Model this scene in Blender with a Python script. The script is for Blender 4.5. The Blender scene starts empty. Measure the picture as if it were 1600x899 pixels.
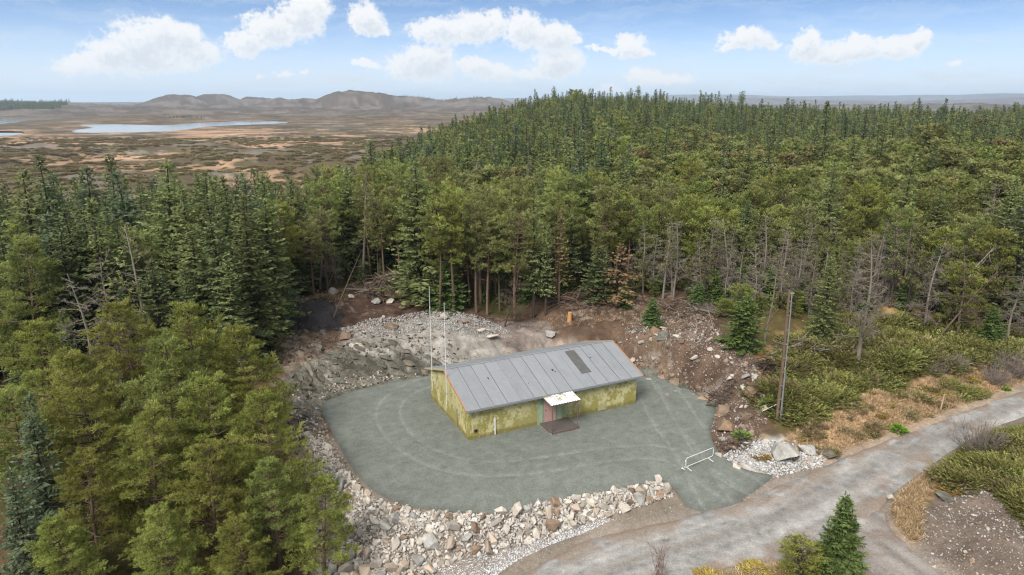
import bpy, bmesh, math, random
import numpy as np
from mathutils import Vector, Matrix
from mathutils.geometry import delaunay_2d_cdt

SC = bpy.context.scene
COL = SC.collection
R = math.radians
rng = np.random.default_rng(7)
rnd = random.Random(7)
K = .73    # darkens every bare surface to offset the exposure raised for foliage

# ------------------------------------------------------------------ camera and measuring
F, PITCH, CAMH = 1067.0, R(15.18), 22.0
CP, SP = math.cos(PITCH), math.sin(PITCH)

def ray(px, py):
    x = (px - 800) / F; y = -(py - 449.5) / F
    return np.array([x, CP + y * SP, -SP + y * CP])

def at(px, py, z=0.0):
    """point of the horizontal plane z seen at a photo pixel"""
    d = ray(px, py); t = (z - CAMH) / d[2]
    return np.array([d[0] * t, d[1] * t])

def at_y(px, py, Y):
    """point at distance Y seen at a photo pixel"""
    d = ray(px, py); t = Y / d[1]
    return d[0] * t, Y, CAMH + d[2] * t

def project(x, y, z):
    zc = y * CP - (z - CAMH) * SP; yc = y * SP + (z - CAMH) * CP
    zc = np.maximum(zc, 1e-3)
    return 800 + F * x / zc, 449.5 - F * yc / zc

def wpoly(pts, z=0.0):
    return np.array([at(p[0], p[1], p[2] if len(p) > 2 else z) for p in pts])

# ------------------------------------------------------------------ noise
def _h(ix, iy, s):
    n = (ix.astype(np.int64) * 374761393 + iy.astype(np.int64) * 668265263 + s * 982451653) & 0x7fffffff
    n = ((n ^ (n >> 13)) * 1274126177) & 0x7fffffff
    n = n ^ (n >> 16)
    return (n & 0xffff) / 65535.0

def vn(x, y, s=0):
    x = np.asarray(x, float); y = np.asarray(y, float)
    ix = np.floor(x); iy = np.floor(y); fx = x - ix; fy = y - iy
    fx = fx * fx * (3 - 2 * fx); fy = fy * fy * (3 - 2 * fy)
    ix = ix.astype(np.int64); iy = iy.astype(np.int64)
    a = _h(ix, iy, s); b = _h(ix + 1, iy, s); c = _h(ix, iy + 1, s); d = _h(ix + 1, iy + 1, s)
    return (a + (b - a) * fx) * (1 - fy) + (c + (d - c) * fx) * fy

def fbm(x, y, s=0, o=4, g=.5):
    r = 0; a = 1; t = 0
    ca, sa = .8, .6
    for i in range(o):
        r = r + a * vn(x, y, s + i * 17); t += a; a *= g
        x, y = (x * ca - y * sa) * 2.03 + 5.1, (x * sa + y * ca) * 2.03 + 1.7
    return r / t

def sm(t):
    t = np.clip(t, 0, 1); return t * t * (3 - 2 * t)

def sdist(poly, x, y):
    """signed distance to a polygon, negative inside"""
    x = np.asarray(x, float); y = np.asarray(y, float)
    d2 = np.full(x.shape, 1e18); ins = np.zeros(x.shape, bool)
    n = len(poly)
    for i in range(n):
        ax, ay = poly[i]; bx, by = poly[(i + 1) % n]
        ex, ey = bx - ax, by - ay; L = ex * ex + ey * ey + 1e-12
        t = np.clip(((x - ax) * ex + (y - ay) * ey) / L, 0, 1)
        d2 = np.minimum(d2, (x - ax - t * ex) ** 2 + (y - ay - t * ey) ** 2)
        if ay != by:
            c = ((ay > y) != (by > y)) & (x < ex * (y - ay) / (by - ay) + ax)
            ins ^= c
    d = np.sqrt(d2)
    return np.where(ins, -d, d)

def ldist(line, x, y):
    d2 = np.full(np.shape(x), 1e18)
    for (ax, ay), (bx, by) in zip(line[:-1], line[1:]):
        ex, ey = bx - ax, by - ay; L = ex * ex + ey * ey + 1e-12
        t = np.clip(((x - ax) * ex + (y - ay) * ey) / L, 0, 1)
        d2 = np.minimum(d2, (x - ax - t * ex) ** 2 + (y - ay - t * ey) ** 2)
    return np.sqrt(d2)

def resample(pl, step):
    pl = np.asarray(pl, float); seg = np.linalg.norm(np.diff(pl, axis=0), axis=1)
    s = np.concatenate([[0], np.cumsum(seg)]); n = max(2, int(s[-1] / step) + 1)
    q = np.linspace(0, s[-1], n)
    return np.stack([np.interp(q, s, pl[:, k]) for k in range(pl.shape[1])], 1)

def smooth_closed(poly, it=2):
    p = np.asarray(poly, float)
    for _ in range(it):
        q = np.roll(p, -1, 0)
        p = np.stack([.75 * p + .25 * q, .25 * p + .75 * q], 1).reshape(-1, 2)
    return p

def smooth_open(pl, it=2):
    p = np.asarray(pl, float)
    for _ in range(it):
        q = np.stack([.75 * p[:-1] + .25 * p[1:], .25 * p[:-1] + .75 * p[1:]], 1).reshape(-1, p.shape[1])
        p = np.concatenate([p[:1], q, p[-1:]])
    return p

# ------------------------------------------------------------------ plan of the place
def road_z(x):
    return np.interp(x, [-12, -3, 3, 9, 16, 26, 41, 70], [-3.0, -2.35, -1.45, -.6, -.15, .25, .8, 1.4])

def at_road(px, py):
    z = 0.0
    for _ in range(8):
        p = at(px, py, z); z = float(road_z(p[0]))
    return p

ROAD_UP = np.array([at_road(*p) for p in [(1760, 545), (1680, 575), (1600, 605), (1500, 640), (1420, 670), (1330, 704), (1270, 730), (1220, 752), (1160, 778), (1100, 793), (1055, 806), (1000, 818), (940, 832), (900, 846), (850, 872), (800, 900), (740, 940), (640, 1010)]])
ROAD_LO = np.array([at_road(*p) for p in [(1760, 598), (1680, 624), (1600, 655), (1560, 667), (1500, 700), (1450, 737), (1405, 768), (1378, 800), (1345, 838), (1290, 862), (1200, 880), (1120, 892), (1060, 915), (1000, 950), (920, 1010), (800, 1100)]])
ROAD_UP = smooth_open(ROAD_UP, 2); ROAD_LO = smooth_open(ROAD_LO, 2)
ROAD = np.concatenate([ROAD_UP, ROAD_LO[::-1]])
TRK_L = smooth_open([at_road(*p) for p in [(1300, 800), (1325, 850), (1352, 890), (1378, 925), (1430, 1000), (1500, 1100)]], 2)
TRK_R = smooth_open([at_road(*p) for p in [(1392, 790), (1392, 812), (1412, 838), (1450, 868), (1498, 905), (1580, 970), (1700, 1080)]], 2)
TRACK = np.concatenate([TRK_L, TRK_R[::-1]])
PAD = wpoly([(500, 629), (497, 640), (508, 662), (526, 697), (545, 730), (572, 762), (608, 784), (655, 796), (715, 800), (765, 801),
    (800, 796), (835, 784), (880, 774), (930, 767), (985, 759), (1030, 751), (1052, 755), (1058, 775, -.4), (1072, 797, -.5), (1110, 800, -.4), (1165, 783, -.3),
    (1220, 744, -.2), (1190, 735), (1150, 721), (1122, 700), (1114, 680), (1121, 652), (1123, 634), (1092, 613), (1060, 600), (1024, 583), (1003, 572),
    (940, 563), (850, 562), (760, 570), (700, 578), (672, 585), (640, 590), (600, 598), (560, 606), (525, 617)])
PAD = smooth_closed(PAD, 1)

CTRL = np.array([(-13, 60, 1.5), (-6, 64, 2.0), (0, 62, 1.5), (-20, 66, 2.4), (-22, 58, 1.7), (-20, 53, 1.2), (-18, 47, .6), (-15.5, 41, -.5), (-12, 34, -2.0),
    (-8, 29, -2.8), (-5, 27, -2.9), (-15, 30, -3), (-22, 34, -2.6), (-26, 45, -.8), (-32, 55, .3), (-42, 60, -.2), (-30, 75, 1.5), (-20, 80, 3), (-10, 78, 3.1),
    (0, 74, 2.8), (8, 70, 2.8), (14, 66, 2.9), (13, 60, 2.4), (16, 55, 2.5), (19, 51, 2.1), (19, 46, 1.5), (18.8, 43.4, .7), (18, 40, .2), (24, 46, 1.3),
    (30, 54, 2.2), (30, 46, 1.0), (40, 56, 1.6), (36, 65, 3), (25, 65, 3), (20, 75, 3.3), (40, 80, 4), (60, 80, 4), (22, 32, .5), (26, 29, 1.1), (31, 36, .9),
    (35, 40, .8), (30, 26, 1.2), (15, 25, -.4), (10, 22, -1), (20, 27, .2), (-30, 28, -3.5), (-40, 40, -3), (60, 60, 2)])

def forest_edge(y):
    return np.interp(y, [0, 60, 106, 212, 330, 430, 560, 800, 2000], [-40, -34, -33, -41, -36, -20, 0, 60, 300])

def macro(x, y):
    r = np.hypot(x, y); az = np.degrees(np.arctan2(x, np.maximum(y, 1e-3)))
    s = sm((x - forest_edge(y) + 25) / 80)
    zf = np.interp(r, [0, 80, 220, 330, 430, 560, 800, 1300], [2, 3.2, 4.5, 7.5, 9.5, 9, -4, -10])
    zf = zf - s * np.interp(az, [10, 22], [0, 1]) * np.interp(r, [150, 430], [0, 7.5])
    zm = np.interp(r, [0, 50, 80, 130, 250, 600], [-2.5, -1, .8, -3, -6.5, -9.5])
    z = zm + (zf - zm) * s
    rough = (1 - s * np.interp(r, [100, 700, 900], [1, 1, 0])) * np.interp(r, [110, 200], [0, 1])
    mnd = fbm(x / 75, y / 75, 3, 4) - .47
    z = z + rough * np.interp(r, [450, 750, 1300], [1, .35, .2]) * np.where(mnd > 0, mnd * 19, mnd * 3)
    # far hills
    far = np.interp(r, [1000, 2000, 3000], [0, .6, 1])
    rid = 1 - np.abs(2 * fbm(x / 900, y / 900, 11, 5) - 1)
    z = z + far * ((rid - .62) * 50 + (fbm(x / 170, y / 170, 13, 4) - .5) * 26)
    for px, d, top, wpx, wd in [(270, 3300, 150.5, 38, 260), (335, 3500, 149, 34, 300), (410, 3600, 153, 45, 280), (560, 2900, 144, 48, 240), (640, 3000, 150, 70, 260), (500, 3000, 153, 60, 250),
                                (730, 3100, 153, 60, 300), (1470, 3200, 161, 90, 300), (1320, 3300, 163, 80, 300), (1570, 3000, 161, 60, 250)]:
        a = math.atan2(px - 800, F / math.cos(PITCH) * 1.0)
        cx, cy = d * math.sin(a), d * math.cos(a)
        hgt = 30 + (160 - top) / F * d
        lat = (x * math.cos(a) - y * math.sin(a)) / (wpx / F * d); dep = (x * math.sin(a) + y * math.cos(a) - d) / wd
        wob = fbm(x / 420 + px, y / 420, 23, 4)
        lat = lat * .72 + (wob - .5) * 1.5; dep = dep * .7 + (fbm(x / 300, y / 300 + px, 29, 3) - .5) * 1.0
        z = np.maximum(z, -12 + hgt * np.exp(-(lat ** 2 + dep ** 2) ** 1.25) * (.86 + .26 * fbm(x / 130, y / 130, 27, 4)))
    z = z + far * np.interp(r, [4500, 7000], [1, 0]) * (np.abs(fbm(x / 110, y / 110, 57, 4) - .5) * -44 + (fbm(x / 34, y / 34, 59, 3) - .5) * 12 + 5)
    ridge = 12500 + 900 * np.sin(az * .3)
    hh = (118 + 46 * vn(az / 7 + 3, az * 0, 31) + 22 * vn(az / 2, az * 0, 33)) * np.interp(az, [-40, -3, 4, 12, 40], [.2, .5, .8, .95, 1.0])
    z = np.maximum(z, -14 + hh * np.exp(-((r - ridge) / 1300) ** 2))
    hh2 = (45 + 40 * vn(az / 4 + 9, az * 0, 37)) * np.interp(az, [-40, 4, 9, 40], [.5, .5, 1, 1])
    z = np.maximum(z, -14 + hh2 * np.exp(-((r - 8000) / 900) ** 2))
    return z

LAKE_Z = -10.0
LAKES = [smooth_closed(wpoly(p, LAKE_Z), 1) for p in (
    [(108, 207), (135, 202), (160, 199.5), (125, 196), (140, 193.5), (200, 195), (262, 196.5), (300, 192.5), (350, 190.5), (395, 188.5), (425, 189.5), (455, 192.5), (400, 194.5), (345, 196.5), (310, 199), (285, 203.5), (235, 206.5), (170, 207.5)],
    [(-90, 191), (-20, 187), (20, 184.5), (70, 183), (75, 185), (40, 187.5), (20, 192), (-40, 197)],
    [(-60, 206), (-5, 205), (35, 206.5), (25, 211), (-10, 213), (-70, 213)])]

def pad_z(x, y):
    dr = sdist(ROAD, x, y)
    s = sm(dr / 5.5)
    return (road_z(x) + .05) * (1 - s)

def base_z(x, y):
    """ground height without the fine relief"""
    x = np.atleast_1d(np.asarray(x, float)); y = np.atleast_1d(np.asarray(y, float))
    r = np.hypot(x, y)
    z = macro(x, y)
    near = r < 140
    if near.any():
        xn, yn = x[near], y[near]
        W = np.zeros_like(xn); S = np.zeros_like(xn)
        for cx, cy, cz in CTRL:
            w = 1 / (((xn - cx) ** 2 + (yn - cy) ** 2) + 3.0) ** 2
            W += w; S += w * cz
        T = S / W
        k = sm((r[near] - 78) / 45)
        T = T * (1 - k) + z[near] * k
        dp = sdist(PAD, xn, yn); dr = sdist(ROAD, xn, yn); dt = sdist(TRACK, xn, yn)
        wpad = np.where((yn > 50) & (xn < 2), 4.5, np.where(xn > 10, 2.2, 3.2))
        T = T * sm(dp / wpad)
        T = np.where(dp < 0, pad_z(xn, yn), T)
        sr = sm((np.minimum(dr, dt) - .2) / 3.0)
        T2 = road_z(xn) * (1 - sr) + T * sr
        T = np.where(dp < 0, T, T2)
        z[near] = T
    return z

def zone_masks(x, y):
    dp = sdist(PAD, x, y); dr = np.minimum(sdist(ROAD, x, y), sdist(TRACK, x, y))
    return dp, dr

def rock_mask(x, y):
    return sm(.5 - sdist(ROCKCUT, x, y) / 2.5)

ROCKCUT = wpoly([(500, 640), (470, 660, 0), (440, 610, .8), (430, 560, 1.5), (455, 540, 1.8), (520, 530, 1.9), (600, 530, 1.9), (680, 545, 1.5), (740, 555, 1), (700, 578, 0), (600, 598, 0), (525, 617, 0)])

def ground_z(x, y, cut=True):
    shp = np.shape(x)
    x = np.atleast_1d(np.asarray(x, float)); y = np.atleast_1d(np.asarray(y, float))
    z = base_z(x, y)
    r = np.hypot(x, y)
    near = r < 140
    if near.any():
        xn, yn = x[near], y[near]
        dp, dr = zone_masks(xn, yn)
        d = np.minimum(dp, dr)
        k = sm(d / 1.6) * (1 - sm((r[near] - 90) / 45))
        bump = (fbm(xn / 2.2, yn / 2.2, 41, 4) - .5) * .8 + (fbm(xn / .7, yn / .7, 43, 2) - .5) * .22
        rc = rock_mask(xn, yn)
        # tilted strata of the blasted rock face
        q = (xn * .45 + yn * .9) + fbm(xn / 3, yn / 3, 47, 3) * 2.2
        st = np.abs((q / .9) % 1 - .5) * 2
        q2 = (xn * .8 - yn * .5) + fbm(xn / 2, yn / 2, 49, 3) * 1.5
        bump = bump * (1 + .5 * rc) + rc * ((st - .5) * .45 + (np.abs((q2 / 1.7) % 1 - .5) - .25) * .5)
        dz = k * bump
        if cut:
            dz = dz - .2 * sm(-d / .5)
        z[near] += dz
    far = (r > 600) & (r < 1900)
    if far.any():
            dl = np.min([sdist(L, x[far], y[far]) for L in LAKES], axis=0) + (fbm(x[far] / 30, y[far] / 30, 55, 3) - .5) * 10 - 5
            zz = z[far]
            zz = np.where(dl < 0, LAKE_Z - 2 * sm(-dl / 8), np.where(dl < 170, np.maximum(zz, LAKE_Z + .3) * sm(dl / 170) + (LAKE_Z + .3) * (1 - sm(dl / 170)), np.maximum(zz, LAKE_Z + .3)))
            z[far] = zz
    return z if shp else float(z[0])

def at_ground(px, py):
    """where the ground lies under a photo pixel"""
    z = 0.0
    for _ in range(10):
        p = at(px, py, z); z = .45 * z + .55 * ground_z(p[0], p[1], False)
    return at(px, py, z)

def gpoly(pts):
    return np.array([at_ground(*q) for q in pts])

# ------------------------------------------------------------------ mesh and material helpers
def mesh_np(name, V, faces, mats=(), fmat=None, smooth=False, tint=None, color=None):
    """faces: list of (n,3) / (n,4) arrays"""
    me = bpy.data.meshes.new(name)
    V = np.asarray(V, np.float32)
    faces = [np.asarray(f, np.int32) for f in faces if len(f)]
    nl = sum(f.size for f in faces); nf = sum(len(f) for f in faces)
    me.vertices.add(len(V)); me.vertices.foreach_set('co', V.ravel())
    me.loops.add(nl); me.loops.foreach_set('vertex_index', np.concatenate([f.ravel() for f in faces]))
    st = []; o = 0
    for f in faces:
        st.append(o + np.arange(len(f)) * f.shape[1]); o += f.size
    me.polygons.add(nf); me.polygons.foreach_set('loop_start', np.concatenate(st).astype(np.int32))
    if fmat is not None: me.polygons.foreach_set('material_index', np.asarray(fmat, np.int32))
    me.polygons.foreach_set('use_smooth', np.full(nf, smooth))
    for m in mats: me.materials.append(m)
    me.update(calc_edges=True)
    if tint is not None:
        a = me.attributes.new('tint', 'FLOAT', 'FACE'); a.data.foreach_set('value', np.asarray(tint, np.float32))
    if color is not None:
        c = np.ones((len(V), 4), np.float32); c[:, :3] = np.clip(color, 0, 1)
        a = me.attributes.new('Col', 'FLOAT_COLOR', 'POINT'); a.data.foreach_set('color', c.ravel())
    me.validate()
    return me

def link(name, me, parent=None, loc=None):
    o = bpy.data.objects.new(name, me); COL.objects.link(o)
    if parent is not None: o.parent = parent
    if loc is not None: o.location = loc
    return o

def tag(o, label=None, cat=None, group=None, kind=None):
    if label: o['label'] = label
    if cat: o['category'] = cat
    if group: o['group'] = group
    if kind: o['kind'] = kind
    return o

def thing(name, label, cat, loc=(0, 0, 0), rz=0.0, group=None):
    o = bpy.data.objects.new(name, None); COL.objects.link(o)
    o.location = loc; o.rotation_euler = (0, 0, rz); o.empty_display_size = .3
    return tag(o, label, cat, group)

class MB:
    """collects boxes, tubes, hulls and quads; builds ONE mesh object"""
    def __init__(s): s.v = []; s.f = []; s.m = []; s.t = []
    def add(s, V, Fs, m=0, t=1.0):
        o = len(s.v); s.v += [tuple(map(float, p)) for p in V]
        for f in Fs: s.f.append([i + o for i in f]); s.m.append(m); s.t.append(t)
    def box(s, c, d, M=None, m=0, t=1.0):
        x, y, z = d[0] / 2, d[1] / 2, d[2] / 2
        V = [Vector((sx * x, sy * y, sz * z)) for sx in (-1, 1) for sy in (-1, 1) for sz in (-1, 1)]
        if M is not None: V = [M @ p for p in V]
        V = [p + Vector(c) for p in V]
        s.add(V, [(0, 1, 3, 2), (4, 6, 7, 5), (0, 4, 5, 1), (2, 3, 7, 6), (0, 2, 6, 4), (1, 5, 7, 3)], m, t)
    def tube(s, pts, rad, n=6, m=0, t=1.0, cap=True):
        pts = [Vector(p) for p in pts]
        if not hasattr(rad, '__len__'): rad = [rad] * len(pts)
        V = []
        for i, p in enumerate(pts):
            d = (pts[min(i + 1, len(pts) - 1)] - pts[max(i - 1, 0)]).normalized()
            a = d.cross(Vector((0, 0, 1)) if abs(d.z) < .9 else Vector((1, 0, 0))).normalized(); b = d.cross(a)
            for k in range(n):
                an = 2 * math.pi * k / n
                V.append(p + (a * math.cos(an) + b * math.sin(an)) * rad[i])
        Fs = [(i * n + k, i * n + (k + 1) % n, (i + 1) * n + (k + 1) % n, (i + 1) * n + k) for i in range(len(pts) - 1) for k in range(n)]
        if cap:
            Fs.append(tuple(range(n))[::-1]); Fs.append(tuple((len(pts) - 1) * n + k for k in range(n)))
        s.add(V, Fs, m, t)
    def mesh(s, name, mats, smooth=False):
        me = bpy.data.meshes.new(name); me.from_pydata(s.v, [], s.f)
        for m in mats: me.materials.append(m)
        me.polygons.foreach_set('material_index', s.m)
        me.polygons.foreach_set('use_smooth', [smooth] * len(s.f))
        a = me.attributes.new('tint', 'FLOAT', 'FACE'); a.data.foreach_set('value', s.t)
        me.update(); return me
    def build(s, name, mats, parent=None, loc=None, smooth=False):
        if not isinstance(mats, (list, tuple)): mats = [mats]
        return link(name, s.mesh(name, mats, smooth), parent, loc)

class NT:
    def __init__(s, tree): s.t = tree; s.n = tree.nodes; s.l = tree.links
    def new(s, typ, **kw):
        n = s.n.new(typ)
        for k, v in kw.items():
            if k.startswith('i_'):
                k2 = k[2:]; n.inputs[int(k2) if k2.isdigit() else k2.replace('_', ' ')].default_value = v
            else: setattr(n, k, v)
        return n
    def c(s, a, b): s.l.new(a, b)
    def math(s, op, a, b=None, c=None, clamp=False):
        n = s.n.new('ShaderNodeMath'); n.operation = op; n.use_clamp = clamp
        for i, q in enumerate((a, b, c)):
            if q is None: continue
            if isinstance(q, (int, float)): n.inputs[i].default_value = q
            else: s.c(q, n.inputs[i])
        return n.outputs[0]
    def vmath(s, op, a, b=None):
        n = s.n.new('ShaderNodeVectorMath'); n.operation = op
        for i, q in enumerate((a, b)):
            if q is None: continue
            if isinstance(q, (tuple, list)): n.inputs[i].default_value = q
            else: s.c(q, n.inputs[i])
        return n.outputs['Value' if op in ('LENGTH', 'DOT_PRODUCT') else 'Vector']
    def noise(s, vec, scale, detail=4, rough=.55, out='Fac'):
        n = s.n.new('ShaderNodeTexNoise'); n.inputs['Scale'].default_value = scale; n.inputs['Detail'].default_value = detail; n.inputs['Roughness'].default_value = rough
        if vec is not None: s.c(vec, n.inputs['Vector'])
        return n.outputs[out]
    def ramp(s, fac, stops):
        n = s.n.new('ShaderNodeValToRGB'); e = n.color_ramp.elements
        while len(e) < len(stops): e.new(.5)
        for i, (p, c) in enumerate(stops):
            e[i].position = p; e[i].color = (*c, 1) if len(c) == 3 else c
        s.c(fac, n.inputs[0]); return n.outputs[0]
    def mix(s, fac, a, b, typ='MIX'):
        n = s.n.new('ShaderNodeMix'); n.data_type = 'RGBA'; n.blend_type = typ
        for i, q in ((0, fac), (6, a), (7, b)):
            if isinstance(q, (int, float)): n.inputs[i].default_value = q
            elif isinstance(q, (tuple, list)): n.inputs[i].default_value = (*q, 1) if len(q) == 3 else q
            else: s.c(q, n.inputs[i])
        return n.outputs[2]

def material(name):
    m = bpy.data.materials.new(name); m.use_nodes = True
    t = NT(m.node_tree); t.n.clear()
    out = t.new('ShaderNodeOutputMaterial'); p = t.new('ShaderNodeBsdfPrincipled')
    p.inputs['Roughness'].default_value = .9; p.inputs['Specular IOR Level'].default_value = .15
    t.c(p.outputs[0], out.inputs[0])
    return m, t, p

def bump(t, p, h, strength, dist):
    b = t.new('ShaderNodeBump'); b.inputs['Strength'].default_value = strength; b.inputs['Distance'].default_value = dist
    t.c(h, b.inputs['Height']); t.c(b.outputs[0], p.inputs['Normal'])

def m_plain(name, col, rough=.7, metal=0.0, var=.25, scale=6, spec=.3):
    m, t, p = material(name)
    co = t.new('ShaderNodeTexCoord').outputs['Object']
    n = t.noise(co, scale, 5, .6)
    f = t.math('MULTIPLY_ADD', n, 2 * var * K, (1 - var) * K)
    c = t.vmath('SCALE', tuple(col)); c.node.inputs['Scale'].default_value = 1
    t.c(f, c.node.inputs['Scale'])
    t.c(c, p.inputs['Base Color'])
    p.inputs['Roughness'].default_value = rough; p.inputs['Metallic'].default_value = metal; p.inputs['Specular IOR Level'].default_value = spec
    return m

def m_leaf(name, col, col2, trans=.25, objvar=.17):
    """foliage: two greens mixed per spray and per tree, a little light through"""
    m = bpy.data.materials.new(name); m.use_nodes = True
    t = NT(m.node_tree); t.n.clear()
    out = t.new('ShaderNodeOutputMaterial')
    at_ = t.new('ShaderNodeAttribute', attribute_name='tint')
    oi = t.new('ShaderNodeObjectInfo')
    geo = t.new('ShaderNodeNewGeometry')
    tf = t.math('MULTIPLY_ADD', at_.outputs['Fac'], .75, -.25, clamp=True)
    c = t.mix(tf, col, col2)
    hs = t.new('ShaderNodeHueSaturation')
    t.c(c, hs.inputs['Color'])
    t.c(t.math('MULTIPLY_ADD', oi.outputs['Random'], objvar * 1.7, 1 - objvar * .75), hs.inputs['Value'])
    t.c(t.math('MULTIPLY_ADD', oi.outputs['Random'], .028, .494), hs.inputs['Hue'])
    v = t.vmath('SCALE', hs.outputs[0]); t.c(t.math('MULTIPLY_ADD', at_.outputs['Fac'], .45, .55), v.node.inputs['Scale'])
    d = t.new('ShaderNodeBsdfDiffuse'); tr = t.new('ShaderNodeBsdfTranslucent'); mx = t.new('ShaderNodeMixShader'); mx.inputs[0].default_value = trans
    t.c(v, d.inputs['Color']); t.c(v, tr.inputs['Color']); t.c(d.outputs[0], mx.inputs[1]); t.c(tr.outputs[0], mx.inputs[2])
    t.c(mx.outputs[0], out.inputs[0])
    return m

def m_ground(name, nscale=3.0, amp=.5, bstr=.5, bdist=.06, fine=14.0):
    """vertex albedo (what the ground is made of) with fine procedural grain"""
    m, t, p = material(name)
    a = t.new('ShaderNodeAttribute', attribute_name='Col')
    co = t.new('ShaderNodeNewGeometry').outputs['Position']
    n1 = t.noise(co, nscale, 6, .65); n2 = t.noise(co, fine, 3, .7)
    f = t.math('MULTIPLY', t.math('ADD', t.math('MULTIPLY_ADD', n1, amp * 2, 1 - amp), t.math('MULTIPLY_ADD', n2, amp * 2.4, -amp * 1.2)), K)
    v = t.vmath('SCALE', a.outputs['Color']); t.c(f, v.node.inputs['Scale'])
    t.c(v, p.inputs['Base Color'])
    bump(t, p, t.math('ADD', n1, t.math('MULTIPLY', n2, .5)), bstr, bdist)
    p.inputs['Roughness'].default_value = .95; p.inputs['Specular IOR Level'].default_value = .08
    return m

def m_rock(name, c1, c2, c3, scale=1.3):
    m, t, p = material(name)
    tc = t.new('ShaderNodeTexCoord'); oi = t.new('ShaderNodeObjectInfo')
    co = t.vmath('ADD', tc.outputs['Object'], None)
    t.c(t.vmath('SCALE', (37.0, 17.0, 91.0)).node.outputs[0], co.node.inputs[1])
    t.c(oi.outputs['Random'], [n for n in t.n if n.type == 'VECT_MATH' and n.operation == 'SCALE'][0].inputs['Scale'])
    n = t.noise(co, scale, 6, .65); n2 = t.noise(co, scale * 6, 4, .7)
    base = t.mix(t.math('GREATER_THAN', oi.outputs['Random'], .72), c1, c3)
    c = t.mix(t.ramp(n, [(.38, (0, 0, 0)), (.62, (1, 1, 1))]), base, c2)
    r2 = t.math('FRACT', t.math('MULTIPLY', oi.outputs['Random'], 7.31))
    at_ = t.new('ShaderNodeAttribute', attribute_name='tint')
    v = t.vmath('SCALE', c)
    t.c(t.math('MULTIPLY', t.math('MULTIPLY_ADD', r2, .5 * K, .75 * K), t.math('MULTIPLY_ADD', n2, .9, .55)), v.node.inputs['Scale'])
    t.c(v, p.inputs['Base Color']); bump(t, p, n2, .35, .03)
    return m

def m_rubble(name, c1, c2, c3):
    m, t, p = material(name)
    at_ = t.new('ShaderNodeAttribute', attribute_name='tint')
    c = t.ramp(at_.outputs['Fac'], [(0, c1), (.5, c2), (1, c3)])
    co = t.new('ShaderNodeNewGeometry').outputs['Position']
    v = t.vmath('SCALE', c); t.c(t.math('MULTIPLY_ADD', t.noise(co, 9, 4), .7 * K, .65 * K), v.node.inputs['Scale'])
    t.c(v, p.inputs['Base Color'])
    return m

def m_bark(name, c1, c2, scale=5):
    m, t, p = material(name)
    co = t.new('ShaderNodeTexCoord').outputs['Object']
    mp = t.new('ShaderNodeMapping'); mp.inputs['Scale'].default_value = (1, 1, .25); t.c(co, mp.inputs[0])
    oi = t.new('ShaderNodeObjectInfo')
    n = t.noise(mp.outputs[0], scale, 5, .7)
    c = t.mix(t.ramp(n, [(.35, (0, 0, 0)), (.65, (1, 1, 1))]), c1, c2)
    v = t.vmath('SCALE', c); t.c(t.math('MULTIPLY_ADD', oi.outputs['Random'], .5 * K, .75 * K), v.node.inputs['Scale'])
    t.c(v, p.inputs['Base Color']); bump(t, p, n, .5, .02)
    return m

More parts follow.
